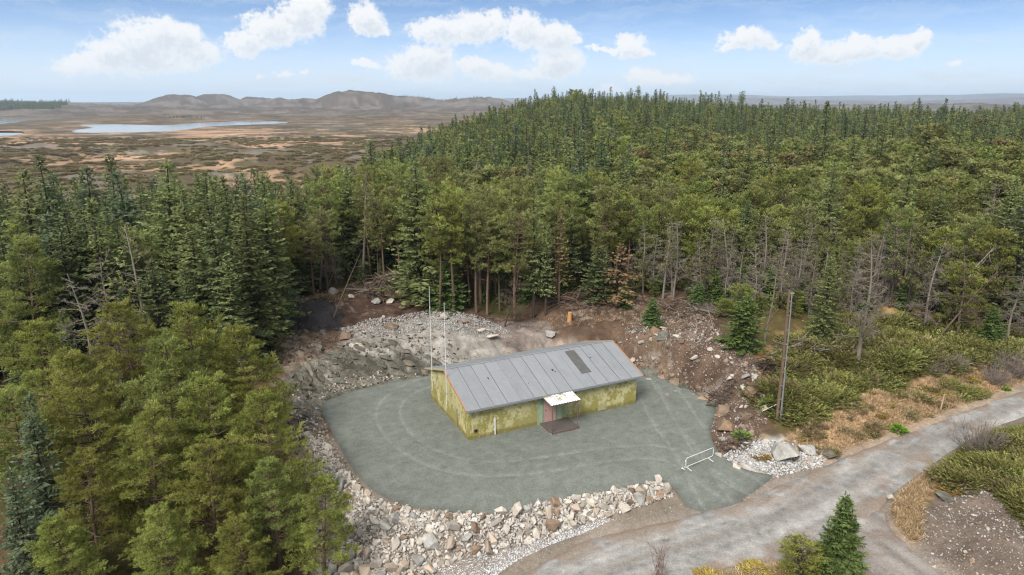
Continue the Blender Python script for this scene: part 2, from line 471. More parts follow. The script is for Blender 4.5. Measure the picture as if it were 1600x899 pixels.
# ------------------------------------------------------------------ the ground
ZONES = [  # polygon in photo pixels, ground height there, colour, feather in metres
    # bare soil of the whole clearing
    ([(425, 640), (425, 560), (430, 500), (450, 470), (500, 458), (560, 450), (640, 450), (690, 478), (800, 486), (900, 470), (1000, 466), (1060, 462), (1120, 480), (1150, 560), (1190, 560), (1215, 640), (1180, 700), (1120, 720), (1060, 600), (700, 575), (500, 640)], 2.2, (.105, .068, .046), 1.5),
    ([(425, 640), (430, 600), (470, 620), (500, 660), (560, 760), (640, 800), (560, 860), (500, 860), (470, 760)], -.6, (.15, .105, .075), 1.2),
    # pale rubble and stripped rock
    ([(440, 560), (470, 545), (600, 520), (640, 525), (560, 535), (470, 560), (450, 590)], 1.9, (.165, .122, .092), 1.0),
    ([(500, 636), (455, 640), (440, 600), (470, 570), (560, 545), (640, 540), (720, 545), (740, 560), (690, 578), (620, 594), (560, 606), (525, 617)], 1.0, (.105, .098, .076), .8),
    ([(530, 518), (560, 503), (620, 494), (700, 484), (750, 496), (795, 518), (850, 545), (860, 560), (760, 560), (700, 545), (640, 530), (560, 532)], 2.4, (.27, .25, .22), .7),
    ([(790, 520), (880, 520), (930, 535), (930, 560), (800, 560)], 1.8, (.30, .25, .20), 1.0),
    ([(725, 497), (760, 490), (850, 492), (868, 505), (865, 520), (800, 520), (765, 505)], 2.3, (.19, .155, .135), .6),
    ([(500, 492), (560, 486), (600, 492), (580, 500), (530, 505)], 2.5, (.20, .16, .14), .5),
    ([(440, 478), (470, 466), (520, 468), (535, 482), (530, 500), (470, 505), (445, 498)], 2.6, (.030, .027, .028), .5),
    ([(520, 468), (600, 462), (680, 468), (690, 480), (600, 486), (540, 488)], 2.7, (.085, .052, .038), .8),
    # right bank
    ([(1000, 560), (960, 525), (1010, 500), (1080, 500), (1150, 540), (1195, 580), (1200, 640), (1150, 700), (1120, 690), (1120, 640), (1060, 600)], 1.8, (.125, .082, .057), 1.2),
    ([(1010, 575), (1000, 540), (1030, 540), (1060, 580), (1100, 610), (1120, 640), (1090, 613)], .9, (.15, .105, .07), .8),
    ([(1140, 715), (1180, 690), (1240, 690), (1295, 712), (1280, 732), (1215, 745), (1170, 728)], .1, (.42, .40, .37), .6),
    # dry grass verge and heath on the right
    ([(1215, 690), (1260, 660), (1330, 620), (1400, 625), (1480, 585), (1640, 555), (1640, 590), (1500, 640), (1420, 672), (1330, 706), (1290, 725)], .8, (.48, .315, .175), 1.2),
    ([(1400, 770), (1440, 735), (1480, 730), (1500, 745), (1440, 780), (1440, 840), (1420, 840), (1392, 810)], .3, (.46, .30, .165), .8),
    ([(1440, 800), (1470, 765), (1530, 750), (1580, 790), (1640, 860), (1640, 960), (1540, 940), (1450, 860)], .6, (.155, .12, .095), .7),
    ([(1070, 905), (1120, 888), (1200, 872), (1290, 868), (1330, 900), (1340, 960), (1050, 960)], -.6, (.27, .19, .06), .8),
    # foot of the stone bank and the worn shoulder of the road
    ([(640, 910), (690, 880), (755, 852), (840, 832), (940, 800), (1030, 780), (1065, 780), (1060, 810), (900, 850), (800, 905)], -1.7, (.20, .155, .12), .7),
    ([(470, 690), (530, 738), (580, 783), (660, 800), (770, 803), (880, 777), (1052, 757), (1062, 770), (940, 812), (840, 850), (740, 890), (640, 930), (500, 930), (480, 800)], -.9, (.19, .16, .13), .6),
]

def ground_color(x, y, z):
    r = np.hypot(x, y); n = len(x)
    n1 = fbm(x / 3.1, y / 3.1, 61, 4); n2 = fbm(x / .8, y / .8, 63, 3); nb = fbm(x / 14, y / 14, 65, 3)
    floor = np.array((.060, .042, .025)); moss = np.array((.060, .056, .020)); straw = np.array((.17, .105, .05))
    C = floor + (moss - floor) * sm((n1 - .42) / .15)[:, None]
    C = C + (straw - C) * (sm((nb - .52) / .1) * sm((n2 - .4) / .2) * .55)[:, None]
    # right-hand heath slope
    heath = wpoly([(1160, 700), (1160, 560), (1200, 480), (1400, 470), (1700, 500), (1700, 960), (1360, 960), (1400, 760), (1700, 600), (1500, 640), (1300, 720)], 1.5)
    near = r < 130
    C[near] = C[near]
    dh = np.full(n, 99.0); dh[near] = sdist(heath, x[near], y[near])
    hc = np.array((.11, .085, .035)); hs = np.array((.33, .21, .095))
    hcol = hc + (hs - hc) * sm((n1 - .5) / .12)[:, None]
    C = C + (hcol - C) * sm(.5 - dh / 2)[:, None]
    # moor
    s = sm((x - forest_edge(y) + 22) / 12) * (1 - sm((r - 700) / 150))
    moor = (1 - s) * sm((r - 88) / 20)
    rough = fbm(x / 75, y / 75, 3, 4) - .47
    m1 = fbm(x / 26, y / 26, 71, 5); m2 = fbm(x / 7, y / 7, 73, 4); m3 = fbm(x / 260, y / 260, 75, 3)
    tan = np.array((.33, .215, .135)); brown = np.array((.105, .076, .045)); olive = np.array((.098, .088, .042)); rock = np.array((.24, .22, .205)); red = np.array((.125, .090, .055))
    k = sm((m1 * .62 + (m3 - .5) * .55 + rough * 1.0 + .5 * (m2 - .5) - .25 + .12) / .10)
    M = tan + (brown - tan) * k[:, None]
    M = M + (olive - M) * (sm((m2 - .5) / .12) * k * .7)[:, None]
    fr = sm((r - 700) / 600)
    M = M + (red - M) * (fr * .6)[:, None]
    M = M + (rock - M) * (sm((fbm(x / 12, y / 12, 77, 4) * .6 + rough * .6 - .43) / .05) * .4)[:, None]
    M = M * (1 + sm((r - 250) / 300) * (fbm(x / 28, y / 28, 87, 4) - .5) * 1.5)[:, None]
    fr2 = sm((r - 1300) / 700)
    hillc = np.array((.085, .066, .048)) + (np.array((.17, .145, .12)) - np.array((.085, .066, .048))) * (sm((fbm(x / 60, y / 60, 79, 5) - .5) / .08) * .9)[:, None]
    M = M + (hillc - M) * (fr2 * .8)[:, None]
    C = C + (M - C) * moor[:, None]
    xi, yi = x[near], y[near]; Cn = C[near]; n1n = n1[near]; n2n = n2[near]
    for pts, zz, col, fe in ZONES:
        d = sdist(wpoly(pts, zz), xi, yi) + (n1n - .5) * 2.4 * fe + (n2n - .5) * 1.2 * fe
        Cn = Cn + (np.array(col) - Cn) * sm(.5 - d / fe)[:, None]
    # soil and stones mixed over the bare zones
    dp, dr = zone_masks(xi, yi)
    bare = sm(.5 - sdist(wpoly(ZONES[0][0], 2.2), xi, yi) / 1.5)
    spk = fbm(xi / .35, yi / .35, 81, 2)
    Cn = Cn * (1 + bare * (n2n - .5) * 1.3)[:, None]
    Cn = Cn + (np.array((.36, .32, .28)) - Cn) * (bare * sm((spk * .6 + n1n * .5 - .66) / .05) * .35)[:, None]
    rc = rock_mask(xi, yi)
    q = (xi * .45 + yi * .9) + fbm(xi / 3, yi / 3, 47, 3) * 2.2
    st = vn(q / .22, q * 0 + 3, 83)
    Cn = Cn * (1 + rc * (st - .5) * .9)[:, None]
    Cn = Cn + (np.array((.20, .165, .13)) - Cn) * (sm((3.2 - dp) / 1.0) * (1 - bare) * sm((46 - yi) / 4) * .9)[:, None]
    # worn shoulder beside the road
    Cn = Cn + (np.array((.25, .21, .175)) - Cn) * (sm(1 - dr / .9) * .7)[:, None]
    C[near] = Cn
    dirt = (fbm(x / 1.1, y / 1.1, 85, 3) - .5) * .55
    return np.clip(C * (1 + dirt)[:, None], .004, .8)

def build_ground():
    ang = np.concatenate([np.linspace(-180, -46, 40)[:-1], np.linspace(-46, 46, 660), np.linspace(46, 180, 40)[1:]])
    rad = np.concatenate([[.6], np.geomspace(5, 24, 30)[:-1], np.geomspace(24, 130, 330)[:-1], np.geomspace(130, 1600, 260)[:-1], np.geomspace(1600, 16500, 130)])
    A, Rr = np.meshgrid(np.radians(ang), rad)
    x = (Rr * np.sin(A)).ravel(); y = (Rr * np.cos(A)).ravel()
    z = ground_z(x, y)
    na, nr = len(ang), len(rad)
    i, j = np.meshgrid(np.arange(nr - 1), np.arange(na - 1), indexing='ij')
    q = np.stack([i * na + j, i * na + j + 1, (i + 1) * na + j + 1, (i + 1) * na + j], -1).reshape(-1, 4)[:, ::-1]
    me = mesh_np('ground', np.stack([x, y, z], 1), [q], [m_ground('ground_soil', 3.2, .46, .8, .09, 9.0)], smooth=True, color=ground_color(x, y, z))
    tag(link('ground', me), kind='structure')

def sheet(name, poly, step, zf, cf, mat, rag=.0, sink=.12, fe=.3):
    """a real layer of gravel laid on the ground inside an outline"""
    edge = resample(np.concatenate([poly, poly[:1]]), step)[:-1]
    if rag:
        nrm = np.roll(edge, -1, 0) - np.roll(edge, 1, 0); nrm = np.stack([nrm[:, 1], -nrm[:, 0]], 1) / (np.linalg.norm(nrm, axis=1)[:, None] + 1e-9)
        edge = edge + nrm * ((fbm(edge[:, 0] * 1.3, edge[:, 1] * 1.3, 5, 3) - .5) * 2 * rag)[:, None]
    lo, hi = edge.min(0), edge.max(0)
    gx, gy = np.meshgrid(np.arange(lo[0], hi[0], step), np.arange(lo[1], hi[1], step))
    gx = gx.ravel() + rng.uniform(-.2, .2, gx.size) * step; gy = gy.ravel() + rng.uniform(-.2, .2, gy.size) * step
    k = sdist(edge, gx, gy) < -.5 * step
    P = np.concatenate([edge, np.stack([gx[k], gy[k]], 1)])
    ne = len(edge)
    v, e, f, *_ = delaunay_2d_cdt([Vector(map(float, p)) for p in P], [(i, (i + 1) % ne) for i in range(ne)], [], 1, 1e-5)
    V = np.array([(p.x, p.y) for p in v])
    d = -sdist(edge, V[:, 0], V[:, 1])
    z = zf(V[:, 0], V[:, 1], d) - sink * (1 - sm(d / fe))
    me = mesh_np(name, np.column_stack([V, z]), [np.array([t for t in f if len(t) == 3])], [mat], smooth=True, color=cf(V[:, 0], V[:, 1], d))
    if len(me.polygons) and me.polygons[0].normal.z < 0: me.flip_normals()
    return tag(link(name, me), kind='structure')

def lanes(x, y, lines, w=.10, gap=.85):
    """how deep a point lies in a pair of wheel ruts"""
    o = np.zeros(len(x))
    for ln in lines:
        d = ldist(ln, x, y)
        o = np.maximum(o, np.exp(-((d - gap) / w) ** 2))
    return o

def build_surfaces():
    g = m_ground('crushed_gravel', 8.0, .36, .6, .04, 16.0)
    rm = m_ground('road_gravel', 7.0, .36, .6, .035, 14.0)
    ruts = [smooth_open(wpoly(p), 2) for p in (
        [(700, 590), (640, 605), (603, 635), (610, 668), (640, 700), (700, 728), (780, 736), (880, 722), (960, 708), (1040, 706), (1090, 730), (1150, 770)],
        [(1030, 590), (1050, 620), (1075, 660), (1110, 720), (1170, 755)],
        [(1010, 600), (1030, 650), (1060, 690), (1090, 730), (1120, 780)])]
    tread = [smooth_open(wpoly(p), 2) for p in ([(1075, 745), (1120, 790)], [(1120, 735), (1175, 775)])]
    def padzf(x, y, d):
        rt = lanes(x, y, ruts)
        return pad_z(x, y) + .03 + (fbm(x / 1.5, y / 1.5, 91, 3) - .5) * .06 - .05 * rt + (fbm(x / .3, y / .3, 93, 2) - .5) * .03
    def padcf(x, y, d):
        n = fbm(x / 2.6, y / 2.6, 95, 4); n2 = fbm(x / .42, y / .42, 97, 3, .75)
        # raking streaks left by the machine
        st = fbm((x * .8 + y * .6) / 1.6, (x * .6 - y * .8) / .22, 99, 3)
        c = np.array((.158, .169, .147)) * (1 + (n - .5) * .12 + (n2 - .5) * .5 + (st - .5) * .20)[:, None]
        rt = lanes(x, y, ruts)
        c = c * (1 + .24 * rt * (.5 + n2))[:, None]
        dr = sdist(ROAD, x, y)
        mixr = sm(1 - (dr + .9) / 1.1) * .55
        c = c + (np.array((.30, .275, .25)) - c) * mixr[:, None]
        edge_dark = sm(1 - d / .7) * .35  # gravel colour darkens towards the outline of the yard
        return c * (1 - edge_dark)[:, None]
    sheet('gravel_yard', PAD, .17, padzf, padcf, g, .12, .16, .35)
    mid = np.array([at_road(*p) for p in [(1680, 597), (1600, 630), (1500, 668), (1420, 703), (1340, 748), (1260, 792), (1150, 832), (1050, 858), (950, 890), (860, 940), (760, 1020)]])
    wl = [smooth_open(mid, 2)]
    side = np.array([at_road(*p) for p in [(1240, 800), (1330, 800), (1365, 830), (1400, 870), (1440, 905), (1500, 970)]])
    def rzf(x, y, d):
        return road_z(x) + .02 + (fbm(x / 2, y / 2, 101, 3) - .5) * .06 - .05 * lanes(x, y, wl, .35, 1.15)
    def rcf(x, y, d):
        dm = ldist(wl[0], x, y)
        n = fbm(x / 2.4, y / 2.4, 103, 4); n2 = fbm(x / .3, y / .3, 105, 2)
        # long streaks that follow the road
        a = np.where(x > 14, .62, .33); ca, sa = np.cos(a), np.sin(a)
        st = fbm((x * ca + y * sa) / 5, (y * ca - x * sa) / .28, 107, 3)
        c = np.array((.258, .248, .232)) * (1 + (n - .5) * .16 + (n2 - .5) * .7 + (st - .5) * .75)[:, None]
        rut = lanes(x, y, wl, .4, 1.15)
        c = c * (1 + .16 * rut)[:, None]
        strip = np.exp(-((dm) / .35) ** 2) * sm((st - .42) / .15)
        c = c + (np.array((.20, .175, .15)) - c) * (strip * .8)[:, None]
        br = sm((fbm(x / 1.7, y / 1.7, 109, 3) - .47) / .12) * sm(1.1 - d / 2.2)
        return c + (np.array((.22, .165, .125)) - c) * (br * .85)[:, None]
    sheet('gravel_road', ROAD, .22, rzf, rcf, rm, .22, .2, .5)
    def tzf(x, y, d):
        return road_z(x) - .02 + (fbm(x / 2, y / 2, 111, 3) - .5) * .08
    def tcf(x, y, d):
        n = fbm(x / 1.4, y / 1.4, 113, 4); st = fbm((x * .35 - y * .93) / 4, (x * .93 + y * .35) / .25, 115, 3)
        c = np.array((.235, .212, .19)) * (1 + (n - .5) * .4 + (st - .5) * .8)[:, None]
        return c + (np.array((.19, .14, .11)) - c) * (sm((fbm(x / 1.2, y / 1.2, 117, 3) - .5) / .1) * .6)[:, None]
    sheet('side_track', TRACK, .2, tzf, tcf, rm, .2, .2, .5)
    m, t, p = material('lake_water')
    p.inputs['Base Color'].default_value = (.05, .06, .065, 1); p.inputs['Roughness'].default_value = .06; p.inputs['Specular IOR Level'].default_value = .6
    co = t.new('ShaderNodeNewGeometry').outputs['Position']
    bump(t, p, t.noise(co, .35, 4, .6), .15, .1)
    for L in LAKES:
        lo, hi = L.min(0) - 6, L.max(0) + 6
        me = mesh_np('lake', [(lo[0], lo[1], LAKE_Z), (hi[0], lo[1], LAKE_Z), (hi[0], hi[1], LAKE_Z), (lo[0], hi[1], LAKE_Z)], [np.array([[0, 1, 2, 3]])], [m])
        tag(link('lake', me), kind='structure')



# ------------------------------------------------------------------ the building
A0 = np.array((-2.909, 41.672)); UX = np.array((.9019, .43195)); VX = np.array((-.43195, .9019))
BL, BW, EAVE, RIDGE = 13.58, 7.66, 2.42, 3.72
BANG = math.atan2(UX[1], UX[0])

def m_wall():
    m, t, p = material('weathered_paint')
    co = t.new('ShaderNodeTexCoord').outputs['Object']
    mq = t.new('ShaderNodeMapping'); mq.inputs['Scale'].default_value = (1.2, 1.2, 1.0); t.c(co, mq.inputs[0])
    n = t.noise(mq.outputs[0], .9, 7, .7); n2 = t.noise(co, 4.5, 5, .7); n3 = t.noise(co, .35, 3, .5)
    s = t.new('ShaderNodeSeparateXYZ'); t.c(co, s.inputs[0])
    f = t.math('ADD', t.math('MULTIPLY', n, .65), t.math('MULTIPLY', n2, .35))
    # the old coat has flaked off in patches, more so higher up the wall
    f = t.math('ADD', f, t.math('MULTIPLY_ADD', s.outputs[2], .045, -.045))
    c = t.mix(t.ramp(f, [(.485, (0, 0, 0)), (.535, (1, 1, 1))]), (.30, .265, .080), (.55, .50, .27))
    c = t.mix(t.ramp(n3, [(.45, (0, 0, 0)), (.65, (.45, .45, .45))]), c, (.34, .315, .14))
    low = t.math('MULTIPLY', t.math('LESS_THAN', s.outputs[2], t.math('MULTIPLY_ADD', n2, .9, -.15)), .55)
    c = t.mix(low, c, (.15, .12, .035))
    # green older paint round the doorway
    gx = t.math('SUBTRACT', 1.0, t.math('MULTIPLY', t.math('ABSOLUTE', t.math('SUBTRACT', s.outputs[0], 6.55)), .62))
    gx = t.math('MULTIPLY', gx, t.math('LESS_THAN', s.outputs[1], .05))
    g = t.math('MULTIPLY', t.ramp(t.math('ADD', gx, t.math('MULTIPLY_ADD', n, 1.6, -.95)), [(.15, (0, 0, 0)), (.3, (1, 1, 1))]), .75)
    gc = t.mix(t.ramp(n2, [(.5, (0, 0, 0)), (.58, (1, 1, 1))]), (.30, .37, .19), (.13, .19, .05))
    c = t.mix(g, c, gc)
    mr = t.new('ShaderNodeMapping'); mr.inputs['Scale'].default_value = (6, 6, .3); t.c(co, mr.inputs[0])
    run = t.ramp(t.noise(mr.outputs[0], 1.2, 4, .6), [(.58, (0, 0, 0)), (.80, (.35, .35, .35))])
    c = t.mix(run, c, (.17, .145, .05))
    v = t.vmath('SCALE', c); v.node.inputs['Scale'].default_value = K
    t.c(v, p.inputs['Base Color']); bump(t, p, n2, .25, .02)
    return m

def m_roof():
    m, t, p = material('roofing_felt')
    co = t.new('ShaderNodeTexCoord').outputs['Object']
    s = t.new('ShaderNodeSeparateXYZ'); t.c(co, s.inputs[0])
    cell = t.new('ShaderNodeTexWhiteNoise', noise_dimensions='1D'); t.c(t.math('FLOOR', t.math('DIVIDE', t.math('ADD', s.outputs[0], .3), 1.013)), cell.inputs['W'])
    n = t.noise(co, .7, 6, .65); n2 = t.noise(co, 5, 5, .7)
    mp = t.new('ShaderNodeMapping'); mp.inputs['Scale'].default_value = (2.5, .35, .35); t.c(co, mp.inputs[0])
    n3 = t.noise(mp.outputs[0], 1.6, 5, .65)
    v = t.math('ADD', t.math('MULTIPLY_ADD', n, .30, .70), t.math('ADD', t.math('MULTIPLY_ADD', n2, .26, -.13), t.math('MULTIPLY_ADD', cell.outputs['Value'], .10, -.05)))
    v = t.math('ADD', v, t.math('MULTIPLY_ADD', n3, .30, -.02))
    c = t.vmath('SCALE', (.325 * .55, .338 * .55, .352 * .55)); t.c(v, c.node.inputs['Scale'])
    # rusty and dark stains
    st = t.ramp(t.noise(co, 1.8, 6, .7), [(.60, (0, 0, 0)), (.72, (.6, .6, .6))])
    c = t.mix(st, c, (.11, .11, .11))
    t.c(c, p.inputs['Base Color']); bump(t, p, n2, .25, .02); p.inputs['Roughness'].default_value = .75
    return m

def build_building():
    b = thing('service_building', 'low yellow-green concrete building with a grey felt gable roof standing on the gravel yard', 'building', (A0[0], A0[1], 0), BANG)
    W = m_wall(); RF = m_roof()
    dark = m_plain('seam_tar', (.095, .098, .102)); trim = m_plain('orange_batten', (.42, .20, .10), .7); gtrim = m_plain('grey_metal', (.22, .23, .235), .5)
    rust = m_plain('rusty_steel', (.14, .092, .076), .75, 0, .4, 12); pink = m_plain('faded_pink_paint', (.44, .27, .225), .7, 0, .18, 5)
    green = m_plain('mint_green_paint', (.30, .36, .235), .75, 0, .4, 3); white = m_plain('white_plastic', (.66, .66, .64), .45, 0, .08)
    black = m_plain('dark_opening', (.012, .012, .012)); cream = m_plain('cream_batten', (.42, .38, .20))
    L, Wd = BL, BW
    mb = MB()
    mb.add([(0, 0, -.4), (L, 0, -.4), (L, Wd, -.4), (0, Wd, -.4), (0, 0, EAVE), (L, 0, EAVE), (L, Wd, EAVE), (0, Wd, EAVE), (0, Wd / 2, RIDGE - .1), (L, Wd / 2, RIDGE - .1)],
           [(0, 1, 5, 4), (2, 3, 7, 6), (0, 4, 8, 7, 3), (1, 2, 6, 9, 5), (4, 5, 9, 8), (6, 7, 8, 9)])
    mb.build('wall', W, b)
    # roof: strips of felt laid from ridge to eave, each lapping its neighbour
    OV, OE = .28, .38
    slope = (RIDGE - EAVE) / (Wd / 2)
    ze = EAVE + .02 - slope * OE
    r = MB(); ns = 14; x0, x1 = -OV, L + OV; wdt = (x1 - x0) / ns
    for side in (0, 1):
        for k in range(ns):
            a = x0 + k * wdt; c = a + wdt + .03
            j = rnd.uniform(-.01, .01)
            c = min(c, x1)
            ye = -OE + j if side == 0 else Wd + OE + j
            ym = Wd / 2
            la, lc = .075, .052    # one edge lies on top of the next strip
            P = [(a, ye, ze + la), (c, ye, ze + lc), (c, ym, RIDGE + lc), (a, ym, RIDGE + la)]
            Q = [(p[0], p[1], p[2] - .05) for p in P]
            V = P + Q
            Fs = [(0, 1, 2, 3), (4, 7, 6, 5), (0, 4, 5, 1), (1, 5, 6, 2), (2, 6, 7, 3), (3, 7, 4, 0)]
            if side: Fs = [f[::-1] for f in Fs]
            r.add(V, Fs)
    roof = r.build('roof', RF, b)
    s = MB()
    for k in range(1, ns):
        a = x0 + k * wdt
        w = .007 if k % 3 else .012
        if k in (4, 9): continue
        P = [(a - w, -OE - .004, ze + .082), (a + w, -OE - .004, ze + .082), (a + w, Wd / 2 - .05, RIDGE + .07), (a - w, Wd / 2 - .05, RIDGE + .07)]
        Q = [(p[0], p[1], p[2] - .02) for p in P]
        s.add(P + Q, [(0, 1, 2, 3), (4, 7, 6, 5), (0, 4, 5, 1), (1, 5, 6, 2), (2, 6, 7, 3), (3, 7, 4, 0)])
    s.build('felt_seam', dark, roof)
    # darker repair patch and small nicks
    def on_roof(x, y, up=0.0): return (x, y, ze + (y + OE) * slope * (Wd / 2 + OE) / (Wd / 2 + OE) * ((RIDGE - ze) / ((Wd / 2 + OE) * slope)) + .078 + up)
    pm = m_plain('weathered_patch', (.095, .096, .088), .8, 0, .5, 3)
    q = MB(); y0, y1 = .95, 3.5; xx, w = 9.35, .82
    P = [on_roof(xx, y0, .014), on_roof(xx + w, y0, .014), on_roof(xx + w, y1, .014), on_roof(xx, y1, .014)]
    q.add(P + [(p[0], p[1], p[2] - .03) for p in P], [(0, 1, 2, 3), (4, 7, 6, 5), (0, 4, 5, 1), (1, 5, 6, 2), (2, 6, 7, 3), (3, 7, 4, 0)])
    tag(q.build('roof_patch', pm, roof), 'darker weathered strip of felt')
    for (x, y, w2, h2) in ((7.35, 1.75, .10, .22), (7.5, 1.62, .07, .10), (10.9, 2.35, .12, .07), (5.0, 1.0, .06, .06), (2.4, 2.1, .05, .2)):
        q = MB(); P = [on_roof(x, y, .012), on_roof(x + w2, y + .03, .012), on_roof(x + w2 * .8, y + h2, .012), on_roof(x - .02, y + h2 * .8, .012)]
        q.add(P + [(p[0], p[1], p[2] - .02) for p in P], [(0, 1, 2, 3), (4, 7, 6, 5), (0, 4, 5, 1), (1, 5, 6, 2), (2, 6, 7, 3), (3, 7, 4, 0)])
        q.build('torn_spot', black, roof)
    # barge boards and eave trim
    for x in (x0 - .02, x1 + .02):
        for sgn in (0, 1):
            q = MB(); ya = -OE - .02 if sgn == 0 else Wd + OE + .02
            P = [(x - .03, ya, ze + .10), (x + .03, ya, ze + .10), (x + .03, Wd / 2, RIDGE + .10), (x - .03, Wd / 2, RIDGE + .10)]
            Q = [(p[0], p[1], p[2] - .12) for p in P]
            Fs = [(0, 1, 2, 3), (4, 7, 6, 5), (0, 4, 5, 1), (1, 5, 6, 2), (2, 6, 7, 3), (3, 7, 4, 0)]
            q.add(P + Q, [f[::-1] for f in Fs] if sgn else Fs)
            q.build('barge_board', cream if (sgn and x < 0) else trim, roof)
    q = MB(); q.box((L / 2, -OE - .035, ze - .02), (x1 - x0 + .02, .03, .13)); q.build('eave_board', gtrim, roof)
    q = MB(); q.box((L / 2, Wd + OE + .035, ze - .02), (x1 - x0 + .02, .03, .13)); q.build('eave_board', gtrim, roof)
    q = MB(); q.tube([(x0, Wd / 2, RIDGE + .075), (x1, Wd / 2, RIDGE + .075)], .045, 8); q.build('ridge_cap', RF, roof)
    # doorway
    dx = 6.15
    q = MB(); q.box((dx + .05, -.016, 1.12), (2.0, .028, 2.2)); q.build('door_surround', green, b)
    d = MB(); d.box((dx, -.055, 1.17), (.98, .05, 2.0)); door = d.build('door', pink, b)
    f = MB()
    for xx, w in ((dx - .53, .07), (dx + .53, .07)): f.box((xx, -.05, 1.19), (w, .075, 2.06))
    f.box((dx, -.05, 2.235), (1.13, .078, .07)); f.build('door_frame', m_plain('green_frame_paint', (.2, .28, .17)), b)
    for xx in (dx + .05, dx + .30):
        q = MB(); q.box((xx, -.083, 1.78), (.14, .012, .13)); q.build('door_vent', black, door)
    q = MB(); q.box((dx - .38, -.10, 1.1), (.03, .05, .14)); q.box((dx - .34, -.125, 1.14), (.12, .02, .025)); q.build('door_handle', gtrim, door)
    # steel step with canopy
    px0, px1, pd = 5.42, 7.62, 1.72
    stp = MB(); stp.box(((px0 + px1) / 2, -pd / 2 - .01, .10), (px1 - px0, pd, .06), m=0)
    for xx in (px0 + .03, px1 - .03): stp.box((xx, -pd / 2 - .01, .10), (.07, pd + .01, .12), m=1)
    for yy in (-pd + .02, -.05): stp.box(((px0 + px1) / 2, yy, .101), (px1 - px0 - .02, .07, .118), m=1)
    for k in range(14): stp.box(((px0 + px1) / 2, -.12 - k * .117, .138), (px1 - px0 - .16, .035, .02), m=0)
    step = stp.build('entrance_step', [m_plain('brown_grating', (.11, .095, .085), .85, 0, .5, 9), rust], b)
    conc = m_plain('concrete', (.42, .40, .37))
    for xx in (px0 + .08, px1 - .08):
        q = MB(); q.box((xx, -pd + .1, -.02), (.22, .22, .18)); q.build('footing_block', conc, step)
    cy0, cz0, cy1, cz1 = -.03, 2.36, -1.62, 2.16
    for xx in (px0 + .12, px1 - .08):
        q = MB(); q.tube([(xx, -1.55, .12), (xx, -1.55, 2.1)], .034, 8); q.box((xx, -1.55, .165), (.14, .14, .012)); q.build('canopy_post', rust, b)
    q = MB()
    n = 22
    for k in range(n):    # corrugated sheet
        a = px0 - .05 + (px1 - px0 + .14) * k / n; c = px0 - .05 + (px1 - px0 + .14) * (k + 1) / n
        za, zc = .02 * math.cos(k * math.pi), .02 * math.cos((k + 1) * math.pi)
        P = [(a, cy1, cz1 + za), (c, cy1, cz1 + zc), (c, cy0, cz0 + zc), (a, cy0, cz0 + za)]
        q.add(P + [(p[0], p[1], p[2] - .012) for p in P], [(0, 1, 2, 3), (4, 7, 6, 5), (0, 4, 5, 1), (1, 5, 6, 2), (2, 6, 7, 3), (3, 7, 4, 0)])
    m, t, p = material('mossy_white_sheet')
    co = t.new('ShaderNodeTexCoord').outputs['Object']; nn = t.noise(co, 2.4, 6, .7); s2 = t.new('ShaderNodeSeparateXYZ'); t.c(co, s2.inputs[0])
    fac = t.ramp(t.math('ADD', nn, t.math('MULTIPLY_ADD', s2.outputs[1], .13, .10)), [(.47, (0, 0, 0)), (.6, (1, 1, 1))])
    t.c(t.mix(fac, (.50, .49, .47), (.19, .175, .11)), p.inputs['Base Color'])
    can = q.build('canopy_roof', m, b)
    q = MB()
    q.box(((px0 + px1) / 2, cy1 + .04, cz1 - .06), (px1 - px0 + .1, .05, .07))
    for xx in (px0 + .0, px1 + .03): q.tube([(xx, cy1 + .04, cz1 - .06), (xx, cy0, cz0 - .06)], .03, 6); q.tube([(xx, -.02, 1.6), (xx, -.55, 2.2)], .018, 6)
    q.build('canopy_frame', rust, can)
    # small fittings
    q = MB(); q.tube([(1.92, -.07, .08), (1.92, -.07, 1.32)], .045, 10); q.box((1.92, -.02, .4), (.12, .05, .04)); q.box((1.92, -.02, 1.1), (.12, .05, .04)); q.build('drain_pipe', white, b)
    q = MB()
    ring = [(.52 + .13 * math.cos(k * math.pi / 8), -.02, .62 + .13 * math.sin(k * math.pi / 8)) for k in range(17)]
    q.tube(ring, .028, 6, 0); q.tube([(.52, .0, .62), (.52, -.02, .62)], .115, 16, 1); q.build('round_vent', [rust, black], b)
    q = MB(); q.tube([(-.05, 2.05, .25), (-.05, 2.05, 1.35)], .02, 6); q.box((-.03, 2.05, 1.4), (.06, .09, .12)); q.build('cable_conduit', gtrim, b)
    q = MB(); q.box((10.6, -.02, .35), (.7, .04, .5)); q.build('foundation_patch', m_plain('patched_render', (.36, .33, .18), .9, 0, .3, 5), b)
    for xx, zz in ((8.3, 1.9), (11.4, 1.7)):
        q = MB(); q.box((xx, -.02, zz), (.1, .05, .07)); q.build('cable_clip', gtrim, b)
    # antenna masts clamped to the left gable
    mast_m = m_plain('white_mast_paint', (.66, .66, .65), .45, 0, .06, 3)
    for (yy, zb, zt, lab) in ((6.05, 1.55, 9.35, 'taller white antenna mast on the gable wall, nearest the back eave'), (3.0, 1.45, 8.95, 'shorter white antenna mast on the gable wall, nearest the front of the building')):
        p0 = A0 + UX * -.42 + VX * yy
        mt = thing('antenna_mast', lab, 'antenna mast', (p0[0], p0[1], zb), BANG, 'white masts on the gable wall')
        q = MB(); h = zt - zb; q.tube([(0, 0, -.15), (0, 0, h * .8)], .024, 8); q.tube([(0, 0, h * .8), (0, 0, h)], .018, 8); q.tube([(0, 0, h * .8 - .06), (0, 0, h * .8 + .06)], .034, 8)
        q.build('pole', mast_m, mt)
